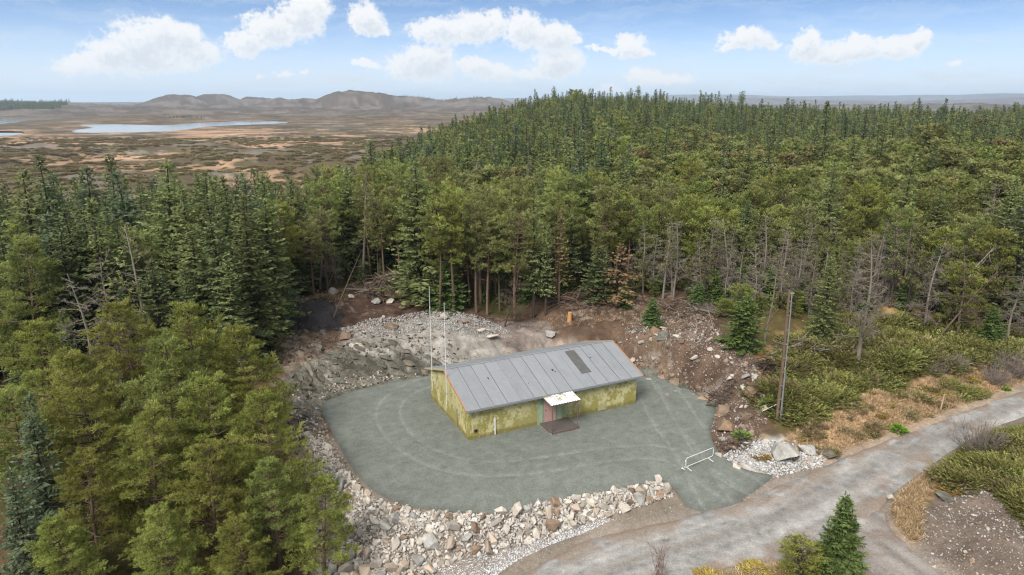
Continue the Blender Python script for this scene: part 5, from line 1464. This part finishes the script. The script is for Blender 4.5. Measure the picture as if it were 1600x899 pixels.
    m = inside_pts(w, 9000, 44, 0, lambda a, b: np.clip((fbm(a / 20, b / 20, 71, 4) - .40) * 5, .03, 1)); zz = ground_z(m[:, 0], m[:, 1]); s = g.uniform(1.0, 2.6, len(m))
    gn_scatter('moor_heath', m, zz - .1, np.column_stack([s, s, s * .75]), g.uniform(0, 6.28, len(m)), g.choice(3, len(m), p=[.4, .4, .2]), [(loose('source', PR['heather'][0]),), (loose('source', PR['heather'][1]),), (loose('source', PR['heather'][2]),)], 'heather and juniper cushions on the open moor')

def plant_understorey():
    g = np.random.default_rng(83)
    z1 = gpoly([(1120, 500), (1190, 505), (1240, 500), (1300, 492), (1400, 486), (1500, 496), (1600, 506), (1640, 490), (1600, 462), (1400, 452), (1200, 456), (1060, 452), (1000, 452), (1000, 462), (1060, 468)])
    n = 0
    for i, p in enumerate(inside_pts(z1, 75, 84, 1.4)):
        if min(np.hypot(p[0] - a, p[1] - b) for a, b in TAKEN) < 1.0: continue
        u = g.random(); h = g.uniform(1.3, 3.8)
        if u < .45:
            lab = 'low bushy pine sapling at the foot of the forest edge right of the clearing'; put_tree('pine_bush', i, p[0], p[1], h, lab, lab, name='pine_sapling', wide=1.5)
        elif u < .85:
            lab = 'small spruce sapling at the foot of the forest edge right of the clearing'; put_tree('spruce_young', i, p[0], p[1], h, lab, lab, name='spruce_sapling', wide=1.2)
        else:
            lab = 'dry bare shrub under the forest edge right of the clearing'; put_bush('bare_shrub', 'bare', i, p[0], p[1], h * .3, lab, 'shrub', lab)
    z3 = gpoly([(985, 470), (1060, 472), (1190, 486), (1240, 500), (1340, 496), (1500, 504), (1600, 512), (1640, 490), (1500, 474), (1300, 468), (1100, 460), (990, 458)])
    for i, p in enumerate(inside_pts(z3, 64, 86, 1.0)):
        if min(np.hypot(p[0] - a, p[1] - b) for a, b in TAKEN) < .7: continue
        hd = i % 3 == 0; w = 'left of the utility pole' if project(p[0], p[1], 3.0)[0] < 1230 else 'right of the utility pole'
        lab = f"{'scraggy half-bare' if hd else 'slim bare pale'} tree along the forest edge, {w}"
        put_tree('halfdead' if hd else 'dead', i, p[0], p[1], g.uniform(5.0, 8.5), lab, lab, name='dead_tree', wide=.9)
    z2 = gpoly([(440, 470), (520, 452), (640, 443), (700, 470), (800, 478), (900, 466), (1000, 458), (1000, 446), (860, 452), (700, 452), (640, 430), (500, 436), (440, 455)])
    for i, p in enumerate(inside_pts(z2, 22, 85, 2.0)):
        if min(np.hypot(p[0] - a, p[1] - b) for a, b in TAKEN) < 1.0: continue
        h = g.uniform(1.2, 3.4); lab = 'small dark spruce sapling under the trees at the back of the clearing'; put_tree('spruce_young' if i % 2 else 'spruce_dark', i, p[0], p[1], h, lab, lab, name='spruce_sapling', wide=1.3)

def put_bush(name, kind, i, x, y, s, label, cat, group=None, part='foliage', sz=None):
    me = PR[kind][i % len(PR[kind])]; o = bpy.data.objects.new(name, me); COL.objects.link(o)
    o.location = (x, y, ground_z(x, y) - .03); o.scale = (s, s, (sz or s) * (.38 if kind == 'moss' else 1)); o.rotation_euler = (0, 0, rnd.uniform(0, 6.28))
    return tag(o, label, cat, group)

def plant_bushes():
    g = np.random.default_rng(61)
    slope = gpoly([(1205, 632), (1225, 550), (1290, 512), (1400, 496), (1500, 512), (1610, 522), (1640, 550), (1560, 564), (1470, 574), (1400, 592), (1340, 612), (1280, 640), (1235, 658), (1215, 655)])
    for i, p in enumerate(inside_pts(slope, 190, 31, .8, lambda x, y: .25 + 1.1 * (fbm(x / 4, y / 4, 141, 2) > .46))):
        px, py = project(p[0], p[1], ground_z(p[0], p[1]))
        w = 'right of the pole' if px < 1330 else ('below the big bare tree' if px < 1450 else 'at its right end')
        d = 'low' if py > 600 else 'upper'
        lab = f"olive juniper bush {'low' if d == 'low' else 'high'} on the bank above the road, {w}"
        put_bush('juniper_bush', 'juniper', i, p[0], p[1], g.uniform(.45, 1.05), lab, 'bush', lab)
    low = wpoly([(1490, 745), (1520, 720), (1600, 672), (1660, 690), (1660, 860), (1600, 800), (1560, 760)], .8)
    for i, p in enumerate(inside_pts(low, 60, 32, .7)):
        lab = 'olive juniper bush in the lower right corner beyond the road'; put_bush('juniper_bush', 'juniper', i, p[0], p[1], g.uniform(.5, .95), lab, 'bush', 'junipers in the lower right corner')
    for zone, n_, lab, gr in ((slope, 100, 'brown heather clump between the junipers above the road', 'heather above the road'), (low, 16, 'brown heather clump in the lower right corner', 'heather in the lower right corner')):
        for i, p in enumerate(inside_pts(zone, n_, 33, .8)): put_bush('heather_clump', 'heather', i, p[0], p[1], g.uniform(.7, 1.5), lab, 'heather', gr)
    verge = gpoly([(1225, 690), (1262, 662), (1330, 628), (1400, 608), (1480, 590), (1600, 562), (1600, 596), (1500, 633), (1420, 664), (1330, 698), (1290, 718)])
    for i, p in enumerate(inside_pts(verge, 46, 34, .7)):
        k = (1, 2, 1, 0, 1)[i % 5]; lab = ('yellow moss cushion', 'brown heather clump', 'olive juniper tuft')[k] + ' in the straw-coloured verge above the road'
        put_bush(('moss_cushion', 'heather_clump', 'juniper_bush')[k], ('moss', 'heather', 'juniper')[k], i, p[0], p[1], g.uniform(.35, .8), lab, ('moss', 'heather', 'bush')[k], lab)
    for px, py, s, kd, nm, lab in [(1455, 612, 1.5, 'moss', 'moss_cushion', 'bright yellow moss cushion beside the marker stake'), (1510, 597, 1.2, 'moss', 'moss_cushion', 'yellow moss patch uphill of the marker stake'), (1405, 662, .8, 'fresh', 'green_bush', 'small bright green bush in the straw verge above the road'),
        (1572, 607, .5, 'fresh', 'green_bush', 'small green tuft at the road edge below the bare shrubs'), (1205, 640, 1.1, 'fresh', 'green_bush', 'fresh green bush at the foot of the utility pole'), (1160, 674, .8, 'fresh', 'green_bush', 'fresh green bush among stones right of the yard'),
        (1592, 678, 1.3, 'fresh', 'green_bush', 'green broadleaf bush at the right edge below the road'), (1190, 700, .8, 'moss', 'moss_cushion', 'yellow moss cushion above the big fractured boulder'), (1245, 690, .9, 'moss', 'moss_cushion', 'yellow moss cushion right of the utility pole foot'),
        (1110, 905, 1.2, 'moss', 'moss_cushion', 'yellow moss cushion at the bottom edge of the frame'), (1180, 895, 1.1, 'moss', 'moss_cushion', 'yellow moss cushion by the foreground spruce'), (1490, 758, 1.2, 'moss', 'moss_cushion', 'yellow-green moss patch behind the mossy flat boulder')]:
        z0 = .8 if py < 860 else -.5
        x, y = at(px, py, z0); put_bush(nm, kd, 0, x, y, s, lab, 'moss' if kd == 'moss' else 'bush')
    for px, py, s, lab in [(1530, 700, 1.25, 'big bare twiggy bush on the lower side of the road'), (1580, 590, 1.2, 'bare twiggy shrub at the right edge above the road'), (1490, 592, .85, 'bare shrub above the road left of the right-edge shrub'), (1460, 598, .6, 'small bare shrub behind the marker stake'), (1552, 600, .9, 'bare shrub between two others above the road')]:
        x, y = at(px, py, .8); put_bush('bare_shrub', 'bare', int(px), x, y, s, lab, 'shrub')
    x, y = at(1025, 905, -.9); put_bush('sapling', 'sapling', 0, x, y, 1.0, 'leafless reddish sapling at the bottom edge in front of the road', 'sapling')
    x, y = at(1232, 590, 2); put_bush('green_bush', 'fresh', 1, x, y, .9, 'green bush half way up the bank behind the utility pole', 'bush')
    # dry grass: blades nobody could count
    V = LB(); tn = []
    def grass(poly, n_, seed, lo, hi, sp=None):
        q = inside_pts(poly, n_, seed); z = ground_z(q[:, 0], q[:, 1]); k = np.minimum(*zone_masks(q[:, 0], q[:, 1])) > .1
        for (a, b_), zz in zip(q[k], z[k]):
            tone = g.uniform(0, 1.4)
            for _ in range(4): V.add(np.array((a + g.normal(0, .08), b_ + g.normal(0, .08), zz - .02)), np.array((g.normal(0, .75), g.normal(0, .75) - .25, .75)), g.uniform(lo, hi), .028, tone + g.normal(0, .15))
    grass(verge, 7500, 51, .2, .45)
    v2 = wpoly(ZONES[14][0], .3); grass(v2, 2600, 52, .2, .42)
    grass(slope, 5200, 53, .2, .45)
    grass(wpoly([(1070, 905), (1120, 890), (1200, 878), (1290, 872), (1330, 905), (1330, 940), (1050, 940)], -.5), 1500, 54, .15, .35)
    grass(wpoly([(430, 470), (500, 452), (660, 440), (660, 462), (560, 458), (470, 480)], 2.9), 900, 55, .2, .4)
    grass(wpoly([(800, 490), (880, 480), (1000, 470), (1120, 478), (1120, 500), (900, 500)], 2.8), 500, 56, .2, .4)
    grass(low, 1500, 57, .2, .4)
    gm = m_leaf('dry_grass', (.36, .255, .145), (.60, .45, .285), .35, 0)
    tag(link('dry_grass', V.mesh('dry_grass', gm, g)), 'straw-coloured dry grass on the verges', kind='stuff')

def build_brush():
    """felled trees, brushwood and roots"""
    g = np.random.default_rng(71); br = PR['bark']
    def pile(name, label, px, py, zz, n_, rx, ry, hh, lmin, lmax, mats, cat='brushwood pile'):
        x, y = at(px, py, zz); q = MB(); z0 = ground_z(x, y)
        for i in range(n_):
            a = g.uniform(0, 6.28); u = math.sqrt(g.random()); bx, by = u * rx * math.cos(a), u * ry * math.sin(a); L = g.uniform(lmin, lmax); d = np.array((g.normal(0, 1), g.normal(0, .8), g.normal(.1, .28))); d /= np.linalg.norm(d)
            c = np.array((bx, by, ground_z(x + bx, y + by) - z0 + hh * (1 - u * u) * g.random() + .05)); w = g.uniform(.012, .05) * L ** .5
            mid = c + g.normal(0, .06, 3) * L; q.tube([c - d * L / 2, mid, c + d * L / 2], [w, w * .9, w * .4], 4, m=int(g.integers(0, len(mats))), cap=False)
            for k in range(3):
                d2 = d + g.normal(0, .7, 3); d2 /= np.linalg.norm(d2); s = c + d * L * g.uniform(-.3, .45); q.tube([s, s + d2 * L * g.uniform(.12, .3)], [w * .4, .006], 3, m=int(g.integers(0, len(mats))), cap=False)
        o = q.build(name, mats, loc=(x, y, z0)); return tag(o, label, cat)
    pile('brushwood_pile', 'big heap of brown brushwood and split logs at the rear of the clearing', 612, 448, 3.0, 190, 4.2, 2.6, 2.0, 1.2, 4.2, [br['r'], br['p'], br['d']])
    pile('brushwood_pile', 'tangle of red-brown branches behind the sawn stump', 920, 470, 2.8, 150, 4.0, 2.0, 1.3, .8, 2.6, [br['r'], br['r'], br['p']])
    pile('brushwood_pile', 'scattered pale branches on top of the right spoil bank', 1075, 482, 2.9, 80, 3.6, 2.6, .7, .9, 3.2, [br['d'], br['r']])
    pile('brushwood_pile', 'grey brushwood with long bent branches behind the utility pole', 1265, 545, 2.2, 90, 3.0, 1.6, .9, .9, 3.2, [br['d'], br['d'], br['r']])
    pile('root_tangle', 'dark root tangle hanging at the head of the spoil bank by the pole', 1200, 572, 2.2, 90, .8, .9, 1.3, .4, 1.5, [br['k'], br['p']], 'roots')
    pile('root_tangle', 'brown roots and twigs in the middle of the right spoil bank', 1130, 596, 1.7, 80, 1.3, 1.0, .6, .4, 1.4, [br['k'], br['r']], 'roots')
    pile('root_tangle', 'brown roots spread on the slope right of the yard by the barrier', 1150, 690, .5, 60, 1.2, .8, .5, .3, 1.1, [br['r'], br['k']], 'roots')
    pile('brushwood_pile', 'low grey brush under the fallen trunks at the right', 1450, 500, 2.8, 90, 3.5, 2.0, .9, .9, 3.0, [br['d'], br['r']])
    def log(name, label, a, b, r0, mat, twigs=0, group=None):
        q = MB(); a = np.array(a); b = np.array(b); d = b - a; L = np.linalg.norm(d); pts = [np.zeros(3), d * .35 + g.normal(0, .02, 3) * L, d * .7 + g.normal(0, .02, 3) * L, d]
        q.tube(pts, [r0, r0 * .85, r0 * .6, r0 * .3], 7)
        o = thing(name, label, 'fallen tree' if 'fallen' in name else 'log', a, 0, group); q.build('trunk', mat, o)
        if twigs:
            t = MB()
            for k in range(twigs):
                s = g.uniform(.25, 1); p = d * s; d2 = d / L * .4 + g.normal(0, .55, 3) + np.array((0, 0, .25)); d2 /= np.linalg.norm(d2); l2 = g.uniform(.5, 1.8)
                t.tube([p, p + d2 * l2 * .6, p + d2 * l2 + g.normal(0, .1, 3)], [.028, .016, .007], 4, cap=False)
            t.build('branches', mat, o)
        return o
    def P3(px, py, zz, up=0): x, y = at(px, py, zz); return (x, y, ground_z(x, y) + up)
    def top(px, py, Y): return at_y(px, py, Y)
    p = P3(1462, 500, 2.8, .3); log('fallen_tree', 'long grey trunk leaning up to the right at the right forest edge, uppermost of two', p, top(1556, 384, p[1] + 2), .11, br['d'], 26)
    p = P3(1468, 512, 2.8, .2); log('fallen_tree', 'long grey trunk leaning to the right below a steeper one at the right forest edge', p, top(1560, 425, p[1] + 1), .09, br['r'], 20)
    p = P3(1508, 524, 2.6, .1); log('fallen_tree', 'thin forked dead trunk lying downhill from the leaning trunks', p, P3(1460, 545, 2.4, .2), .10, br['d'], 10)
    p = P3(1198, 555, 2.2, .1); log('fallen_tree', 'pale bent trunk lying behind the utility pole', p, P3(1300, 524, 2.6, .8), .09, br['d'], 18)
    p = P3(1115, 520, 2.5, .1); log('fallen_tree', 'pale stick standing askew on the right spoil bank', p, top(1105, 478, p[1] + .5), .06, br['d'], 4)
    p = P3(1205, 562, 2, .1); log('sawn_log', 'short pale plank-like log lying right of the utility pole foot', p, P3(1250, 563, 2, .5), .05, br['d'])
    for i, (a, b, lab) in enumerate([((625, 438), (655, 452), 'split log with pale wood on the right side of the brushwood heap'), ((575, 455), (640, 432), 'long log lying across the brushwood heap'), ((640, 456), (672, 466), 'log slipping off the right foot of the brushwood heap')]):
        log('sawn_log', lab, P3(*a, 3.0, .7), P3(*b, 3.0, 1.0), .13, br['p'])
    for i, (a, b, Y, lab) in enumerate([((508, 418), (540, 375), 3, 'thin dead trunk leaning right at the left end of the rear tree line'), ((520, 452), (562, 398), 2, 'leaning broken stem behind the peat heap')]):
        p = P3(a[0], a[1] + 30, 3.0, 0); log('fallen_tree', lab, p, top(b[0], b[1], p[1] + Y), .07, br['r'], 6)
    # litter of twigs over the cleared soil
    q = MB()
    zone = wpoly(ZONES[0][0], 2.2)
    for x, y in inside_pts(zone, 900, 91):
        if min(zone_masks(np.array([x]), np.array([y]))[0][0], 9) < .6: continue
        z = ground_z(x, y) + .05; a = g.uniform(0, 6.28); L = g.uniform(.15, .9); d = np.array((math.cos(a), math.sin(a), g.normal(0, .15)))
        q.tube([np.array((x, y, z)) - d * L / 2, np.array((x, y, z + .04)), np.array((x, y, z)) + d * L / 2], [.016, .018, .008], 3, m=int(g.integers(0, 3)), cap=False)
    tag(q.build('twig_litter', [br['r'], br['k'], br['d']]), 'broken twigs strewn over the cleared soil', kind='stuff')

def build_haze():
    m = bpy.data.materials.new('thin_air'); m.use_nodes = True; t = NT(m.node_tree); t.n.clear()
    out = t.new('ShaderNodeOutputMaterial'); v = t.new('ShaderNodeVolumePrincipled')
    v.inputs['Color'].default_value = (.66, .82, 1.0, 1); v.inputs['Density'].default_value = HAZE; v.inputs['Anisotropy'].default_value = .2
    t.c(v.outputs[0], out.inputs['Volume'])
    q = MB(); q.box((0, 0, 80), (34000, 34000, 240)); o = q.build('haze', m); tag(o, 'thin bluish air over the distant hills', kind='stuff')
    m.cycles.homogeneous_volume = True; m.cycles.volume_sampling = 'DISTANCE'

HAZE = 8.5e-5
build_ground(); build_surfaces()
setup_rocks(); build_building(); build_furniture(); build_rocks()
setup_plants(); plant_named(); plant_forest(); plant_understorey(); plant_bushes(); build_brush()
if HAZE: build_haze()
# ------------------------------------------------------------------ light, sky, camera
def build_sky():
    w = bpy.data.worlds.new('World'); SC.world = w; w.use_nodes = True
    t = NT(w.node_tree); t.n.clear()
    out = t.new('ShaderNodeOutputWorld'); bg = t.new('ShaderNodeBackground'); t.c(bg.outputs[0], out.inputs[0])
    g = t.new('ShaderNodeTexCoord').outputs['Generated']
    sx = t.new('ShaderNodeSeparateXYZ'); t.c(g, sx.inputs[0])
    sky = t.new('ShaderNodeTexSky', sky_type='NISHITA', sun_disc=False)
    sky.sun_elevation = R(SUN_EL); sky.sun_rotation = R(SUN_ROT); sky.altitude = 50; sky.dust_density = .6; sky.ozone_density = 1.6
    cv = t.new('ShaderNodeCombineXYZ'); t.c(sx.outputs[0], cv.inputs[0]); t.c(sx.outputs[1], cv.inputs[1])
    t.c(t.math('MULTIPLY', t.math('ADD', t.math('MAXIMUM', sx.outputs[2], 0), .012), 3.2), cv.inputs[2])
    t.c(t.vmath('NORMALIZE', cv.outputs[0]), sky.inputs[0])
    # direction in degrees: azimuth from north and elevation
    az = t.math('MULTIPLY', t.math('ARCTAN2', sx.outputs[0], sx.outputs[1]), 57.29578)
    el = t.math('MULTIPLY', t.math('ARCSINE', sx.outputs[2]), 57.29578)
    ae = t.new('ShaderNodeCombineXYZ'); t.c(az, ae.inputs[0]); t.c(el, ae.inputs[1])
    ae = ae.outputs[0]
    # small turbulence that curls the cloud edges
    wn = t.noise(ae, .55, 5, .6, 'Color'); wn2 = t.noise(ae, 1.9, 4, .6, 'Color')
    wv = t.vmath('MULTIPLY', t.vmath('SUBTRACT', wn, (.5, .5, .5)), (2.6, 1.5, 0))
    wv2 = t.vmath('MULTIPLY', t.vmath('SUBTRACT', wn2, (.5, .5, .5)), (1.0, .7, 0))
    q = t.vmath('ADD', ae, t.vmath('ADD', wv, wv2))
    fine = t.noise(ae, 2.2, 8, .66)
    def density(q):
        acc = None
        for px, py, rx, ry in CLOUDS:
            d = ray(px, py); a = math.degrees(math.atan2(d[0], d[1])); e = math.degrees(math.atan2(d[2], math.hypot(d[0], d[1])))
            c = (px - 800) / F; kx = math.degrees(1 / (F * (1 + c * c))); ky = math.degrees(1 / (F * math.sqrt(1 + c * c)))
            rel = t.vmath('MULTIPLY', t.vmath('SUBTRACT', q, (a, e, 0)), (1 / (1.07 * rx * kx), 1 / (1.10 * ry * ky), 0))
            L = t.vmath('LENGTH', rel)
            acc = L if acc is None else t.math('SMOOTH_MIN', acc, L, .25)
        return t.math('ADD', t.math('SUBTRACT', 1.15, acc), t.math('MULTIPLY_ADD', fine, 1.25, -.62))
    dens = density(q)
    above = density(t.vmath('ADD', q, (-.35, .75, 0)))     # how much cloud lies towards the light
    cl = t.new('ShaderNodeMapRange', interpolation_type='SMOOTHSTEP'); cl.inputs[1].default_value = 0; cl.inputs[2].default_value = .5
    t.c(dens, cl.inputs[0])
    core = t.new('ShaderNodeMapRange', interpolation_type='SMOOTHSTEP'); core.inputs[1].default_value = .1; core.inputs[2].default_value = .8; t.c(dens, core.inputs[0])
    body = t.noise(ae, 1.5, 6, .6)
    base = t.new('ShaderNodeBackground')
    skyc = t.vmath('MULTIPLY', sky.outputs[0], SKY_TINT)
    # thin high veil: whiter to the horizon and streaked
    veil = t.new('ShaderNodeMapRange', interpolation_type='SMOOTHSTEP'); veil.inputs[1].default_value = 8.6; veil.inputs[2].default_value = .6; t.c(el, veil.inputs[0])
    mp = t.new('ShaderNodeMapping'); mp.inputs['Scale'].default_value = (.10, .75, 1); mp.inputs['Rotation'].default_value = (0, 0, .12); t.c(t.vmath('ADD', ae, wv), mp.inputs[0])
    cir = t.ramp(t.noise(mp.outputs[0], 1.6, 6, .62), [(.45, (0, 0, 0)), (.75, (1, 1, 1))])
    vf = t.math('ADD', t.math('MULTIPLY', t.math('POWER', veil.outputs[0], 1.7), .90), t.math('MULTIPLY', cir, .32), clamp=True)
    c1 = t.mix(vf, skyc, VEIL)
    shd = t.new('ShaderNodeMapRange', interpolation_type='SMOOTHSTEP'); shd.inputs[1].default_value = .1; shd.inputs[2].default_value = 1.0; t.c(t.math('ADD', above, t.math('MULTIPLY_ADD', body, .8, -.4)), shd.inputs[0])
    ccol = t.mix(t.math('MULTIPLY', shd.outputs[0], core.outputs[0]), CLOUD, CLOUD_SH)
    c2 = t.mix(t.math('MULTIPLY', cl.outputs[0], .97), c1, ccol)
    # bright cloud cover added overhead, unseen above the frame, for soft neutral light
    up = t.new('ShaderNodeMapRange', interpolation_type='SMOOTHSTEP'); up.inputs[1].default_value = 11; up.inputs[2].default_value = 26; t.c(el, up.inputs[0])
    cov = t.ramp(t.noise(g, 1.6, 5, .6), [(.3, (.55, .55, .55)), (.7, (1, 1, 1))])
    deck = t.vmath('MULTIPLY', cov, OVER)
    c3 = t.mix(up.outputs[0], c2, deck)
    t.c(c3, bg.inputs[0]); bg.inputs[1].default_value = SKY_STR

SUN_E, EXPOSURE = 3.0, 1.05
SUN_EL, SUN_ROT = 46, 208
SKY_STR = .1; DENOISE = True
SKY_TINT = (.95, 1.01, 1.03); VEIL = (3.75, 4.2, 4.6); CLOUD = (4.8, 4.83, 4.85); CLOUD_SH = (3.7, 3.95, 4.25); OVER = (7.4, 7.6, 7.8)
CLOUDS = [(120, 102, 40, 14), (175, 88, 48, 26), (215, 72, 55, 36), (255, 58, 48, 28), (305, 82, 42, 22), (235, 98, 90, 16), (290, 55, 30, 18),
    (385, 68, 34, 18), (425, 48, 45, 24), (470, 28, 36, 30), (495, 8, 18, 16), (570, 30, 26, 22), (588, 46, 18, 9),
    (690, 48, 48, 18), (740, 44, 42, 22), (772, 32, 18, 16), (820, 48, 36, 24), (865, 58, 36, 20), (895, 65, 16, 7),
    (665, 98, 50, 26), (632, 108, 32, 14), (690, 86, 24, 18), (742, 104, 24, 14), (778, 114, 30, 13), (872, 98, 40, 22), (845, 116, 48, 9),
    (985, 72, 27, 15), (942, 76, 24, 4), (1006, 80, 14, 7), (1165, 58, 38, 16), (1200, 70, 20, 6), (1138, 73, 18, 6),
    (1258, 68, 26, 20), (1300, 82, 48, 14), (1350, 76, 40, 17), (1400, 74, 44, 16), (1436, 64, 20, 18), (1320, 88, 75, 10),
    (1493, 97, 15, 5), (1030, 122, 52, 8), (1008, 118, 28, 10), (572, 102, 20, 7), (445, 117, 15, 5), (407, 119, 8, 4), (476, 115, 5, 5), (950, 142, 30, 6)]
build_sky()
sl = bpy.data.lights.new('sun', 'SUN'); sl.energy = SUN_E; sl.angle = R(25); sl.color = (1, .955, .90)
so = bpy.data.objects.new('sun', sl); COL.objects.link(so)
# sky rotation 0 looks along +Y and turns towards +X; the lamp shines the opposite way
a, e = R(SUN_ROT), R(SUN_EL)
so.rotation_euler = Vector((-math.sin(a) * math.cos(e), -math.cos(a) * math.cos(e), -math.sin(e))).to_track_quat('-Z', 'Y').to_euler()

cam = bpy.data.cameras.new('camera'); cam.sensor_width = 36; cam.lens = 36 * F / 1600; cam.clip_start = .5; cam.clip_end = 40000
co = bpy.data.objects.new('camera', cam); COL.objects.link(co)
co.location = (0, 0, CAMH); co.rotation_euler = (R(90) - PITCH, 0, 0)
SC.camera = co
SC.render.engine = 'CYCLES'
cy = SC.cycles
cy.max_bounces = 8; cy.diffuse_bounces = 5; cy.glossy_bounces = 2; cy.transmission_bounces = 3; cy.transparent_max_bounces = 4; cy.volume_bounces = 0
cy.use_denoising = DENOISE; cy.pixel_filter_type = 'BLACKMAN_HARRIS'; cy.filter_width = 1.2
try: cy.denoiser = 'OPENIMAGEDENOISE'
except Exception: pass
cy.sample_clamp_indirect = 6
vs = SC.view_settings
vs.view_transform = 'Standard'; vs.look = 'None'; vs.gamma = 1; vs.exposure = EXPOSURE; vs.use_curve_mapping = False
SC.render.resolution_x = 1024; SC.render.resolution_y = 575
